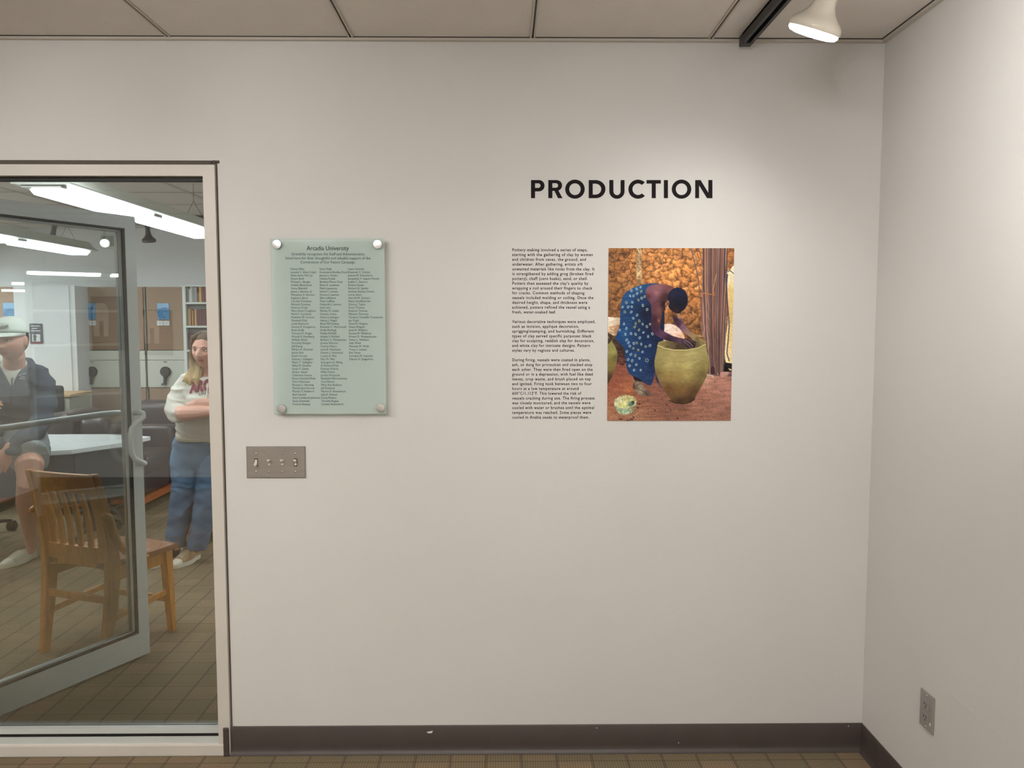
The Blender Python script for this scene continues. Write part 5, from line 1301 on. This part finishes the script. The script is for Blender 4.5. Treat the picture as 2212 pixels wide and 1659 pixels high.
def eyes(t, Mh, lid=.5):
    bm = BM()
    for s in (-1, 1):
        b2 = BM(); bmesh.ops.create_uvsphere(b2, u_segments=14, v_segments=8, radius=.0118); me = bpy.data.meshes.new('e'); b2.to_mesh(me); b2.free()
        for v in me.vertices: v.co.z *= .46
        me.transform(Mh @ Matrix.Translation((s * .0305, -.0735, .006))); bm.from_mesh(me); bpy.data.meshes.remove(me)
    e = obj('eyes', bm, M_eye, t, True)
    bm = BM()
    for s in (-1, 1):
        b2 = BM(); bmesh.ops.create_uvsphere(b2, u_segments=12, v_segments=8, radius=.0052); me = bpy.data.meshes.new('e'); b2.to_mesh(me); b2.free()
        me.transform(Mh @ Matrix.Translation((s * .0300, -.0815, .006)) @ Matrix.Diagonal((1, .7, .9, 1))); bm.from_mesh(me); bpy.data.meshes.remove(me)
    obj('irises', bm, M_iris, e, True)
    bm = BM()
    for s in (-1, 1):
        tube(bm, [Mh @ Vector((s * .016, -.089, .0235)), Mh @ Vector((s * .030, -.0875, .029)), Mh @ Vector((s * .046, -.0755, .0225))], [(.0022, .0028), (.0026, .003), (.0014, .0016)], 6, round_caps=True)
    obj('eyebrows', bm, M_brow, t, True)
    bm = BM()
    for s in (-1, 1):
        tube(bm, [Mh @ Vector((s * .018, -.0825, .0085)), Mh @ Vector((s * .030, -.0865, .0125)), Mh @ Vector((s * .043, -.0775, .0085))], [.0012, .0016, .0012], 6)
    obj('eyelashes', bm, M_brow, e, True)
M_lip = {'f': pmat('lip_rose', (160, 96, 90), .45), 'm': pmat('lip_pale', (168, 108, 98), .5)}; M_lipline = pmat('mouth_line', (92, 52, 48), .6)
def mouth(t, body, Mh, kind):
    hb = BM(); hb.from_mesh(body.data); hb.transform(Mh.inverted() @ rootmat(t)); tree = BVHTree.FromBMesh(hb); hb.free()
    def on(x, z, lift):
        h = tree.ray_cast(Vector((x, -.25, z)), Vector((0, 1, 0))); return Mh @ Vector((x, (h[0].y if h[0] else -.085) - lift, z))
    xs = np.linspace(-.0225, .0225, 9)
    bm = BM()
    tube(bm, [on(x, -.0530 - .0012 * math.cos(x / .0225 * 4.5) - .9 * x * x * 6, .0006) for x in xs], [(.0008 + .0026 * (1 - (x / .0235) ** 2),) * 2 for x in xs], 8)
    tube(bm, [on(x, -.0605 + 5.5 * x * x, .0008) for x in xs * .9], [(.0008 + .0034 * (1 - (x / .0235) ** 2),) * 2 for x in xs], 8)
    o = obj('lips', bm, M_lip[kind], t, True)
    bm = BM(); tube(bm, [on(x, -.0565 + 1.5 * x * x, .0033) for x in xs], [(.0009, .0009)] * 9, 6); obj('mouth_line', bm, M_lipline, o, True)
    bm = BM()
    for s_ in (-1, 1): tube(bm, [on(s_ * .006, -.0345, .001), on(s_ * .0095, -.0338, .001)], .0018, 6, round_caps=True)
    obj('nostrils', bm, M_lipline, t, True)
def clothpaint(col, amp=.05, sc=30, seed=1):
    b = lin(col)
    return lambda co: np.tile(b, (len(co), 1)) * (1 + amp * npnoise(co, sc, seed))[:, None]
def wrinkle(amp, sc, seed=2, z=None, stretch=(1, 1, 2.4)):
    def f(co):
        q = co * np.array(stretch); n = npnoise(q + .03 * np.stack([npnoise(q, sc * .7, seed + 5)] * 3, 1), sc, seed)
        return amp * (1.3 - 4.2 * np.abs(n))
    return f
def shoe(name, toe, heel, upper_col, label, hi=True, L=.262, cap=True, t=None, lift=0.0, accent=None):
    """canvas shoe: sole, upper, toe cap, laces and eyelets; toe and heel are points on the floor"""
    toe, heel = Vector(toe), Vector(heel); d = (toe - heel); d.z = 0; d.normalize(); heel = toe - d * L
    s = d.cross(Vector((0, 0, 1)))
    Mt = Matrix(((d.x, s.x, 0, heel.x), (d.y, s.y, 0, heel.y), (0, 0, 1, 0), (0, 0, 0, 1)))
    if lift: Mt = Matrix.Translation(toe - d * .05) @ Matrix.Rotation(lift, 4, s) @ Matrix.Translation(-(toe - d * .05)) @ Mt
    hwid = lambda u: .5 * (.066 + .036 * math.sin(min(1, max(0, (u - .25) / .6)) * PI) - .004) * (1 if u < .86 else math.sqrt(max(0.02, 1 - ((u - .86) / .145) ** 2))) * (1 if u > .1 else math.sqrt(max(.05, 1 - ((.1 - u) / .104) ** 2)))
    out = [(u * L, hwid(u)) for u in np.linspace(0.002, .998, 22)]
    poly = [(a, b) for a, b in out] + [(a, -b) for a, b in reversed(out)]
    bm = BM(); prism(bm, poly, .026, Mt @ Matrix.Translation((0, 0, .002))); sole = obj('sole', bm, pmat('cream_rubber', (216, 208, 186), .6, var=.05), t, True)
    tops = [(0.0, .15), (.06, .16), (.2, .165), (.32, .15), (.42, .105), (.55, .076), (.7, .058), (.82, .05), (.93, .042), (1.0, .03)] if hi else [(0, .066), (.08, .072), (.2, .066), (.32, .072), (.45, .076), (.55, .068), (.7, .056), (.82, .05), (.93, .042), (1, .03)]
    def top(u): return float(np.interp(u, [a for a, _ in tops], [b for _, b in tops]))
    def section(bm, u0, u1, nseg, m, name, extra=0.0, parent=None):
        rings = []
        for u in np.linspace(u0, u1, nseg):
            h = top(u) + extra; w2 = hwid(min(.995, max(.004, u))) - .001 + extra
            rings.append([bm.verts.new(Mt @ Vector((u * L, w2 * math.copysign(abs(math.cos(a)) ** .75, math.cos(a)) * (1 - .35 * max(0, math.sin(a)) * (u < .5)), .02 + (h - .02) * max(0, math.sin(a)) ** .8))) for a in np.linspace(0, PI, 13)])
        for a, b in zip(rings, rings[1:]):
            for k in range(12): bm.faces.new((a[k], a[k + 1], b[k + 1], b[k]))
            bm.faces.new((a[12], a[0], b[0], b[12]))
        bm.faces.new(rings[0][::-1]); bm.faces.new(rings[-1]); return obj(name, bm, m, parent or t, True)
    section(BM(), .01, .99, 26, pmat('canvas', upper_col, .9, var=.08, vscale=40, bump=.3, bscale=500), 'upper')
    if cap: section(BM(), .80, .995, 9, pmat('toe_rubber', (222, 214, 194), .45), 'toe_cap', .0022)
    bm = BM()
    for k in range(6 if hi else 5):
        u = .70 - k * (.058 if hi else .055); z = top(u) + .002
        for q in (-1, 1): tube(bm, [Mt @ Vector(((u - .012) * L, q * .019, z - .004)), Mt @ Vector(((u + .012) * L, 0, z + .003)), Mt @ Vector(((u + .03) * L, -q * .019, top(u + .03) - .002))], .003, 5)
    obj('laces', bm, pmat('lace', (206, 196, 178), .8), t, True)
    if hi:
        bm = BM()
        for k in range(6):
            u = .66 - k * .058
            for q in (-1, 1): lathe(bm, [(.0045, 0), (.004, .0015), (.002, .002)], Mt @ frame_to((u * L, q * .028, top(u) - .013), (0, q, .7), (1, 0, 0)), 8)
        obj('eyelets', bm, M_cap, t)
    if accent:
        bm = BM(); lathe(bm, [(.02, 0), (.019, .002), (.001, .0025)], Mt @ frame_to((.14 * L * 1.6, -hwid(.2) * .93, .085), (0, -1, .1), (1, 0, 0)), 16); obj('ankle_patch', bm, accent, t)

# ---- standing woman in a cream hoodie
wo = thing('person', 'person in cream hoodie and blue jeans, arms crossed, at the window edge', 'person', (W(430, 1200, 2.25).x, 2.28, 0))
Y0 = 2.34
P = lambda x, y, Y=Y0: W(x, y, Y)
hc = P(443, 756, 2.30); Mh = headmat(hc, -3, 4, 3)
def wbody(bm):
    head_parts(bm, Mh, 'f')
    tube(bm, [P(453, 825), P(449, 805), P(445, 775, Y0 - .02)], [.062, .05, .05], 12, round_caps=True)
    tube(bm, [P(440, 965, 2.42), P(446, 915, 2.38), P(450, 865, 2.35), P(452, 828)], [(.12, .085), (.12, .09), (.13, .09), (.12, .065)], 16, side=(1, 0, 0), round_caps=True)
    for sx, pts in ((-1, [(404, 832, 2.34), (386, 862, 2.30), (377, 888, 2.24)]), (1, [(500, 832, 2.34), (516, 862, 2.30), (524, 886, 2.24)])):
        tube(bm, [P(*p) for p in pts], [.044, .038, .034], 12, round_caps=True)
    # front forearm runs to the right, the upper one to the left with its hand tucked under the sleeve
    tube(bm, [P(379, 890, 2.24), P(400, 894, 2.15), P(430, 892, 2.11), P(462, 888, 2.10)], [(.045, .043), (.046, .046), (.040, .042), (.028, .030)], 12, round_caps=True)
    hand(bm, P(463, 888, 2.10), (1, .35, .05), (0, .9, -.2), 1.0, .5)
    tube(bm, [P(522, 888, 2.24), P(500, 878, 2.16), P(460, 872, 2.15), P(428, 873, 2.16), P(410, 878, 2.20)], [(.045, .043), (.044, .044), (.040, .040), (.034, .036), (.028, .03)], 12, round_caps=True)
    hand(bm, P(408, 880, 2.22), (-.35, 1, -.15), (.3, .8, -.2), .85, .3)
    for pts in ([(412, 970, 2.42), (402, 1055, 2.36), (382, 1178, 2.29)], [(462, 970, 2.42), (450, 1058, 2.34), (427, 1184, 2.27)]):
        tube(bm, [P(*p) for p in pts], [.075, .042, .032], 12, round_caps=True)
wbody_o = organic('body', wbody, .0036, M_skin, wo, 2, paint=face_paint(Mh, 'f'))
mouth(wo, wbody_o, Mh, 'f')
eyes(wo, Mh)
def hoodie(bm):
    tube(bm, [P(436, 946, 2.40), P(438, 935, 2.40), P(444, 912, 2.38), P(449, 880, 2.355), P(451, 850, 2.34), P(452, 828, 2.34), P(452, 816, 2.345)], [(.152, .128), (.168, .136), (.176, .140), (.172, .138), (.172, .130), (.155, .105), (.105, .078)], 28, side=(1, 0, 0), round_caps=False)
    for pts in ([(412, 826, 2.345), (397, 842, 2.33), (386, 864, 2.30), (379, 884, 2.25), (384, 896, 2.20)], [(494, 826, 2.345), (508, 842, 2.33), (518, 864, 2.30), (526, 884, 2.25), (520, 890, 2.20)]):
        tube(bm, [P(*p) for p in pts], [.070, .072, .067, .063, .056], 18, round_caps=True)
    # chest fullness and hood bunched round the neck
    tube(bm, [P(425, 868, 2.26), P(452, 872, 2.25), P(480, 868, 2.26)], [.070, .072, .070], 12, round_caps=True)
    ring_ = [P(450, 820, 2.33) + Vector((.088 * math.sin(a), -.078 * math.cos(a), .022 - .028 * math.cos(a))) for a in np.linspace(-2.7, 2.7, 17)]
    tube(bm, ring_, [(.024, .022)] * 17, 8, round_caps=True)
    tube(bm, [P(430, 822, 2.42), P(453, 832, 2.47), P(476, 822, 2.42)], [.035, .05, .035], 10, round_caps=True)
CH = lin((196, 193, 180))
fold = wrinkle(.0044, 36, 4, stretch=(.6, .6, 1.9))
def hood_disp(co):
    return fold(co) * np.clip(1.0 - .5 * (co[:, 0] > P(405, 850).x), .3, 1)
hd = organic('hoodie', hoodie, .0055, M_cloth, wo, 3, disp=hood_disp, paint=lambda co: np.tile(CH, (len(co), 1)) * (1 + .05 * npnoise(co, 300, 2))[:, None])
bm = BM(); 
ringp = [P(436, 944, 2.40) + Vector((.160 * math.sin(a), -.134 * math.cos(a), .0)) for a in np.linspace(0, 2 * PI, 33)[:-1]]
def band(bm, ring_, h0, h1, th=.006):
    R = []
    for p in ring_: R.append([bm.verts.new(p + Vector((0, 0, h0))), bm.verts.new(p + Vector((0, 0, h1)))])
    for a, b in zip(R, R[1:] + R[:1]): bm.faces.new((a[0], b[0], b[1], a[1]))
band(bm, ringp, -.014, .03)
hm = obj('waistband', bm, pmat('rib_knit', (200, 194, 174), .9, bump=.5, bscale=200), wo, True)
md = hm.modifiers.new('s', 'SOLIDIFY'); md.thickness = .014
# chest lettering wraps the front of the hoodie
def wrap_text(host, s, size, cx, cz, off, m, name, arch=0.0, yaw_=0.0, width=None, bold=.0, thick=.001, hgt=1.0):
    me = textmesh(s, size, off=bold, extr=0.0, align='CENTER', width=width, res=3)
    bm_ = BM(); bm_.from_mesh(me); bpy.data.meshes.remove(me)
    bmesh.ops.triangulate(bm_, faces=bm_.faces)
    bmesh.ops.subdivide_edges(bm_, edges=[e for e in bm_.edges if e.calc_length() > .008], cuts=2, use_grid_fill=False)
    hb = BM(); hb.from_mesh(host.data); hb.transform(rootmat(host)); tree = BVHTree.FromBMesh(hb); hb.free()
    for v in bm_.verts:
        x, y = v.co.x, v.co.y * hgt; y += arch * (x ** 2)
        o_ = Vector((cx + x, 1.6, cz + y)); hit = tree.ray_cast(o_, Vector((0, 1, 0)))
        v.co = Vector((o_.x, (hit[0].y if hit[0] else 2.2) - thick, o_.z))
    return obj(name, bm_, m, wo)
cc = P(455, 836, 2.2)
wrap_text(hd, 'ARCADIA', .09, cc.x, cc.z - .02, 0, pmat('maroon_print', (122, 46, 60), .8), 'chest_lettering', arch=-.9, width=.285, bold=.006, hgt=1.0, thick=.004)
wrap_text(hd, 'UNIVERSITY', .024, P(456, 852, 2.2).x, P(456, 852, 2.2).z, 0, pmat('navy_print', (60, 60, 78), .8), 'chest_lettering', arch=-1.2, width=.165, thick=.003)
bm = BM()
tube(bm, [P(449, 830, 2.225), P(447, 848, 2.19), P(446, 862, 2.18)], .004, 6); tube(bm, [P(462, 830, 2.225), P(464, 848, 2.19), P(464, 866, 2.18)], .004, 6)
obj('drawstring', bm, pmat('cord', (214, 208, 190), .8), wo, True)
def jeans(bm):
    tube(bm, [P(437, 938, 2.42), P(434, 960, 2.42), P(434, 985, 2.42)], [(.150, .115), (.180, .135), (.180, .13)], 20, side=(1, 0, 0), round_caps=True)
    tube(bm, [P(405, 975, 2.42), P(402, 1010, 2.39), P(401, 1050, 2.36), P(394, 1085, 2.33), P(386, 1130, 2.30), P(379, 1168, 2.28), P(378, 1177, 2.28)], [(.100, .105), (.098, .1), (.082, .09), (.075, .082), (.068, .075), (.064, .07), (.066, .072)], 18, side=(1, 0, 0), round_caps=False)
    tube(bm, [P(465, 975, 2.42), P(460, 1010, 2.38), P(453, 1050, 2.35), P(446, 1085, 2.31), P(436, 1135, 2.28), P(427, 1176, 2.26), P(426, 1184, 2.26)], [(.100, .105), (.095, .1), (.080, .09), (.074, .082), (.066, .075), (.060, .068), (.062, .070)], 18, side=(1, 0, 0), round_caps=False)
def jpaint(co):
    z = co[:, 2]; f = npnoise(co * np.array([1, 1, 2.2]), 40, 9)
    wash = np.clip(.5 + .5 * npnoise(co, 9, 4), 0, 1) ; c0 = lin((58, 80, 108)); c1 = lin((104, 130, 156))
    thigh = np.exp(-((z - .75) / .2) ** 2) * .5 + .2
    a = np.clip(wash * .5 + thigh * .5 + .22 * f, 0, 1)[:, None]; return c0 * (1 - a) + c1 * a
jf = wrinkle(.0036, 34, 8, stretch=(1, 1, 1.4))
kz = P(400, 1055, 2.3).z
organic('jeans', jeans, .006, M_cloth, wo, 3, disp=lambda co: jf(co) * (.45 + .9 * np.exp(-((co[:, 2] - kz) / .12) ** 2) + .5 * (co[:, 2] < .2)), paint=jpaint)
# hair: parted, light brown roots and blond ends falling on the shoulder
def hair(bm):
    b2 = BM(); bmesh.ops.create_icosphere(b2, subdivisions=4, radius=1.0)
    for v in b2.verts:
        x, y, z = v.co; v.co = Vector((x * .082, .010 + y * .098, .016 + z * .104))
    kill = [v for v in b2.verts if (v.co.y < -.034 - .10 * (v.co.z - .05)) and v.co.z < .070 - .10 * abs(v.co.x) or v.co.z < -.10]
    bmesh.ops.delete(b2, geom=kill, context='VERTS'); bmesh.ops.holes_fill(b2, edges=b2.edges)
    me = bpy.data.meshes.new('h'); b2.to_mesh(me); b2.free(); me.transform(Mh); bm.from_mesh(me); bpy.data.meshes.remove(me)
    for s in (-1, 1):
        q = [Mh @ Vector((s * .012, -.030, .112)), Mh @ Vector((s * .052, -.060, .082)), Mh @ Vector((s * .068, -.042, .045)), Mh @ Vector((s * .075, -.018, .01)), Mh @ Vector((s * .080, -.008, -.06))]
        if s < 0: q += [P(418, 808, 2.27), P(408, 822, 2.255), P(412, 830, 2.25)]
        else: q += [Mh @ Vector((.10, -.02, -.12)), Mh @ Vector((.11, -.03, -.19)), Mh @ Vector((.10, -.05, -.23))]
        tube(bm, q, [(.010, .010), (.012, .012), (.011, .016), (.012, .022), (.016, .030), (.028, .028), (.036, .020), (.014, .01)], 10, round_caps=True)
    tube(bm, [P(424, 790, 2.30), P(404, 818, 2.26), P(396, 823, 2.25)], [.028, .024, .008], 8, round_caps=True)
    tube(bm, [P(430, 795, 2.29), P(424, 820, 2.245), P(428, 836, 2.235)], [.026, .026, .008], 8, round_caps=True)
    tube(bm, [Mh @ Vector((0, .08, .0)), Mh @ Vector((0, .09, -.08)), Mh @ Vector((0, .08, -.16))], [(.08, .03), (.085, .03), (.09, .02)], 12, side=(1, 0, 0), round_caps=True)
htop, hbot = Mh @ Vector((0, 0, .06)), P(410, 820, 2.25)
def hairpaint(co):
    a = np.clip((htop.z - co[:, 2]) / (htop.z - hbot.z), 0, 1)[:, None] ** 1.5
    st = (.5 + .5 * np.sin(co[:, 0] * 900 + 4 * npnoise(co * np.array([1, 1, .2]), 60, 3)))[:, None]
    c = lin((92, 76, 60)) * (1 - a) + lin((190, 164, 118)) * a; return c * (.78 + .36 * st)
organic('hair', hair, .005, M_hair, wo, 3, paint=hairpaint, disp=lambda co: .0016 * np.sin(co[:, 0] * 700 + 5 * npnoise(co * np.array([1, 1, .3]), 40, 7)))
shoe('shoe', G(373, 1230), G(433, 1202), (164, 134, 98), 'tan', t=wo)
shoe('shoe', G(325, 1230), G(388, 1204), (46, 38, 36), 'black', t=wo, accent=M_white)
bm = BM(); bp_ = P(459, 888, 2.1); tube(bm, [bp_ + Vector((-.008, .0, 0)), bp_ + Vector((.012, 0, 0))], .0345, 14); obj('watch_strap', bm, pmat('pale_strap', (176, 170, 158), .6), wo, True)

# ---- capped man half sitting on the desk edge
mn = thing('person', 'person in white cap, grey zip hoodie and shorts perched on the desk', 'person', (W(20, 1200, 2.0).x, 2.05, 0))
Ym = 1.98
Q = lambda x, y, Y=Ym: W(x, y, Y)
mc = Q(24, 735, 1.92); Mm = headmat(mc, 0, 4, 0)
Mm = Mm @ Matrix.Scale(1.05, 4)
def mbody(bm):
    head_parts(bm, Mm, 'm')
    tube(bm, [Q(32, 812, 2.06), Q(31, 790, 2.01), Q(30, 765, 1.97)], [.06, .058, .058], 14, round_caps=True)
    tube(bm, [Q(22, 935, 2.22), Q(26, 880, 2.15), Q(30, 830, 2.07), Q(32, 806, 2.04)], [(.165, .12), (.16, .12), (.17, .09), (.12, .06)], 16, side=(1, 0, 0), round_caps=False)
    tube(bm, [Q(80, 818, 2.05), Q(94, 865, 2.02), Q(89, 912, 1.93), Q(56, 945, 1.82), Q(22, 968, 1.74)], [.055, .05, .045, .042, .032], 12, round_caps=True)
    hand(bm, Q(20, 970, 1.735), (-.45, -.1, -1), (-.5, .8, 0), 1.05, .35)
    tube(bm, [Q(-40, 818, 2.05), Q(-55, 860, 2.0), Q(-64, 895, 1.9), Q(-64, 885, 1.84), Q(-60, 878, 1.80)], [.055, .05, .045, .042, .030], 12, round_caps=True)
    hand(bm, Q(-58, 878, 1.795), (.8, .1, .15), (0, .8, -.3), 1.0, .7)
    tube(bm, [Q(48, 935, 2.17), Q(62, 975, 1.93), Q(64, 1010, 1.76), Q(63, 1040, 1.76), Q(58, 1085, 1.86), Q(63, 1130, 2.0), Q(67, 1164, 2.10)], [.095, .088, .072, .064, .058, .044, .037], 14, round_caps=True)
    tube(bm, [Q(67, 1160, 2.10), Q(68, 1176, 2.13), Q(67, 1188, 2.13)], [.037, .032, .026], 12, round_caps=True)
    tube(bm, [Q(-20, 935, 2.17), Q(-45, 975, 1.93), Q(-60, 1010, 1.80), Q(-66, 1040, 1.80), Q(-70, 1085, 1.86), Q(-70, 1130, 1.95), Q(-72, 1168, 2.0)], [.095, .088, .072, .064, .060, .046, .040], 14, round_caps=True)
mbody_o = organic('body', mbody, .0042, M_skin, mn, 2, paint=face_paint(Mm, 'm'))
mouth(mn, mbody_o, Mm, 'm')
eyes(mn, Mm)
def mhood(bm):
    tube(bm, [Q(20, 940, 2.20), Q(22, 915, 2.18), Q(25, 880, 2.13), Q(27, 845, 2.08), Q(29, 816, 2.05), Q(31, 798, 2.05), Q(31, 786, 2.05)], [(.185, .155), (.185, .16), (.19, .155), (.20, .145), (.185, .115), (.125, .09), (.082, .07)], 28, side=(1, 0, 0))
    tube(bm, [Q(76, 812, 2.06), Q(89, 832, 2.05), Q(95, 865, 2.02), Q(92, 905, 1.95), Q(80, 930, 1.88), Q(54, 950, 1.80), Q(28, 967, 1.745)], [.076, .074, .068, .068, .064, .054, .044], 18, round_caps=True)
    tube(bm, [Q(-28, 812, 2.06), Q(-48, 845, 2.03), Q(-55, 885, 1.96), Q(-55, 892, 1.86), Q(-50, 884, 1.82)], [.078, .074, .068, .058, .046], 18, round_caps=True)
    tube(bm, [Q(0, 796, 2.10), Q(31, 794, 2.15), Q(60, 790, 2.10), Q(70, 796, 2.05)], [.045, .06, .045, .03], 12, round_caps=True)
mf = wrinkle(.0055, 24, 12, stretch=(.7, .7, 1.6))
mh = organic('zip_hoodie', mhood, .0065, M_cloth, mn, 3, disp=mf, paint=clothpaint((84, 91, 100), .05, 200))
# white shirt shows in the open collar
hb = BM(); hb.from_mesh(mh.data); hb.transform(rootmat(mh)); tree = BVHTree.FromBMesh(hb); hb.free()
def on_chest(x, y, lift):
    p = Q(x, y, 1.98); d = (p - EYE).normalized(); h = tree.ray_cast(EYE, d); q = h[0] if h[0] else p
    return q - d * lift
def patch(name, outline, m, lift, th=.002, par=None, nsub=3):
    bm = BM(); vs = [bm.verts.new(on_chest(x, y, lift)) for x, y in outline]; f = bm.faces.new(vs); r = bmesh.ops.triangulate(bm, faces=[f])
    for _ in range(nsub): bmesh.ops.subdivide_edges(bm, edges=bm.edges[:], cuts=1, use_grid_fill=True)
    for v in bm.verts:
        d = (v.co - EYE).normalized(); h = tree.ray_cast(EYE, d)
        if h[0]: v.co = h[0] - d * lift
    o = obj(name, bm, m, par or mn, True); s = o.modifiers.new('s', 'SOLIDIFY'); s.thickness = th; return o
patch('shirt', [(0, 790), (10, 785), (25, 791), (44, 784), (50, 790), (38, 808), (27, 834), (23, 834), (8, 806)], pmat('white_tee', (206, 202, 192), .9, var=.03), .006)
bm = BM(); zl = [on_chest(x, y, .006) for x, y in ((26, 816), (25, 840), (23, 870), (21, 900), (19, 930))]; tube(bm, zl, .004, 6); obj('zip', bm, M_charcoal, mn, True)
bm = BM()
for a, b in (((40, 812), (47, 809)), ((44, 815), (54, 813)), ((42, 818), (55, 818)), ((48, 808), (57, 807))): tube(bm, [on_chest(*a, .003), on_chest(*b, .003)], .0018, 6)
obj('chest_emblem', bm, M_white, mn, True)
organic('tee_collar', lambda bm: tube(bm, [Q(31, 835, 2.06), Q(31, 800, 2.045), Q(31, 784, 2.02)], [(.09, .08), (.082, .075), (.067, .066)], 20, side=(1, 0, 0)), .005, pmat('white_tee_rib', (206, 202, 192), .9), mn, 2)
def shorts(bm):
    tube(bm, [Q(18, 925, 2.22), Q(16, 948, 2.22)], [(.19, .15), (.20, .16)], 20, side=(1, 0, 0), round_caps=True)
    tube(bm, [Q(50, 938, 2.18), Q(60, 962, 2.0), Q(64, 984, 1.84), Q(65, 992, 1.79)], [.118, .116, .104, .102], 20, side=(1, 0, 0))
    tube(bm, [Q(-22, 938, 2.18), Q(-42, 962, 2.0), Q(-56, 984, 1.86), Q(-58, 992, 1.83)], [.118, .116, .104, .102], 20, side=(1, 0, 0))
organic('shorts', shorts, .006, M_cloth, mn, 3, disp=wrinkle(.004, 26, 15), paint=clothpaint((140, 146, 148), .05, 30))
def mhair(bm):
    b2 = BM(); bmesh.ops.create_icosphere(b2, subdivisions=4, radius=1.0)
    for v in b2.verts:
        x, y, z = v.co; v.co = Vector((x * .078, .010 + y * .093, .012 + z * .10))
    kill = [v for v in b2.verts if v.co.y < .012 or v.co.z < -.075]
    bmesh.ops.delete(b2, geom=kill, context='VERTS'); bmesh.ops.holes_fill(b2, edges=b2.edges)
    me = bpy.data.meshes.new('h'); b2.to_mesh(me); b2.free(); me.transform(Mm); bm.from_mesh(me); bpy.data.meshes.remove(me)
organic('hair', mhair, .005, M_hair, mn, 2, paint=clothpaint((70, 50, 42), .2, 200))
# cap: crown, brim, lettering
bm = BM(); R = []
for j in range(9):
    ph = PI / 2 * j / 8; zc = .040 + .092 * math.sin(ph); rr = math.cos(ph) ** .8 if j < 8 else .02
    R.append([bm.verts.new(Mm @ Vector((.084 * rr * math.cos(a), .004 + .102 * rr * math.sin(a), zc - .012 * math.sin(a) * (j < 4)))) for a in np.linspace(0, 2 * PI, 41)[:-1]])
for a, b in zip(R, R[1:]):
    for k in range(40): bm.faces.new((a[k], a[(k + 1) % 40], b[(k + 1) % 40], b[k]))
bm.faces.new(R[-1]); 
cap_m = pmat('cap_twill', (214, 220, 208), .85, var=.04, bump=.3, bscale=400)
cap_o = obj('cap', bm, cap_m, mn, True)
s_ = cap_o.modifiers.new('s', 'SOLIDIFY'); s_.thickness = .003
bm = BM(); n = 16; A = []; B = []
for k in range(n + 1):
    a = -PI + PI * k / n
    A.append(bm.verts.new(Mm @ Vector((.083 * math.cos(a), .004 + .100 * math.sin(a), .050 )))); B.append(bm.verts.new(Mm @ Vector((.082 * math.cos(a), .0 + (.100 + .065 * (math.sin(-a)) ** .6) * math.sin(a) , .038 - .010 * abs(math.cos(a))))))
for k in range(n): bm.faces.new((A[k], A[k + 1], B[k + 1], B[k]))
br = obj('brim', bm, cap_m, cap_o, True); s_ = br.modifiers.new('s', 'SOLIDIFY'); s_.thickness = .004
bm = BM(); tube(bm, [Mm @ Vector((.0852 * math.cos(a), .004 + .1035 * math.sin(a), .041 - .012 * math.sin(a))) for a in np.linspace(-PI, 0.9, 30)], .0016, 6); obj('green_piping', bm, pmat('green_piping', (60, 110, 90), .7), cap_o, True)
me = textmesh('hUnion', .036, off=.0012, extr=0, align='CENTER', res=3, width=.085)
for v in me.vertices:
    a = -PI / 2 + v.co.x / .094 + .08; z = .060 + (v.co.y + v.co.x * .18); q = (z - .040) / .092; rr = max(.2, math.cos(math.asin(min(.95, max(0, q))))) ** .8
    v.co = Mm @ Vector(((.0905 * rr) * math.cos(a), .004 + (.1095 * rr) * math.sin(a), z + .012 * -math.sin(a) * .6))
bm = BM(); bm.from_mesh(me); bpy.data.meshes.remove(me); lt = obj('cap_lettering', bm, pmat('grey_thread', (92, 92, 90), .8), cap_o)
shoe('shoe', G(4, 1230), G(72, 1203), (196, 188, 170), 'pale', hi=False, L=.29, t=mn, lift=0.0)
shoe('shoe', G(-110, 1225), G(-60, 1206), (196, 188, 170), 'pale', hi=False, t=mn)
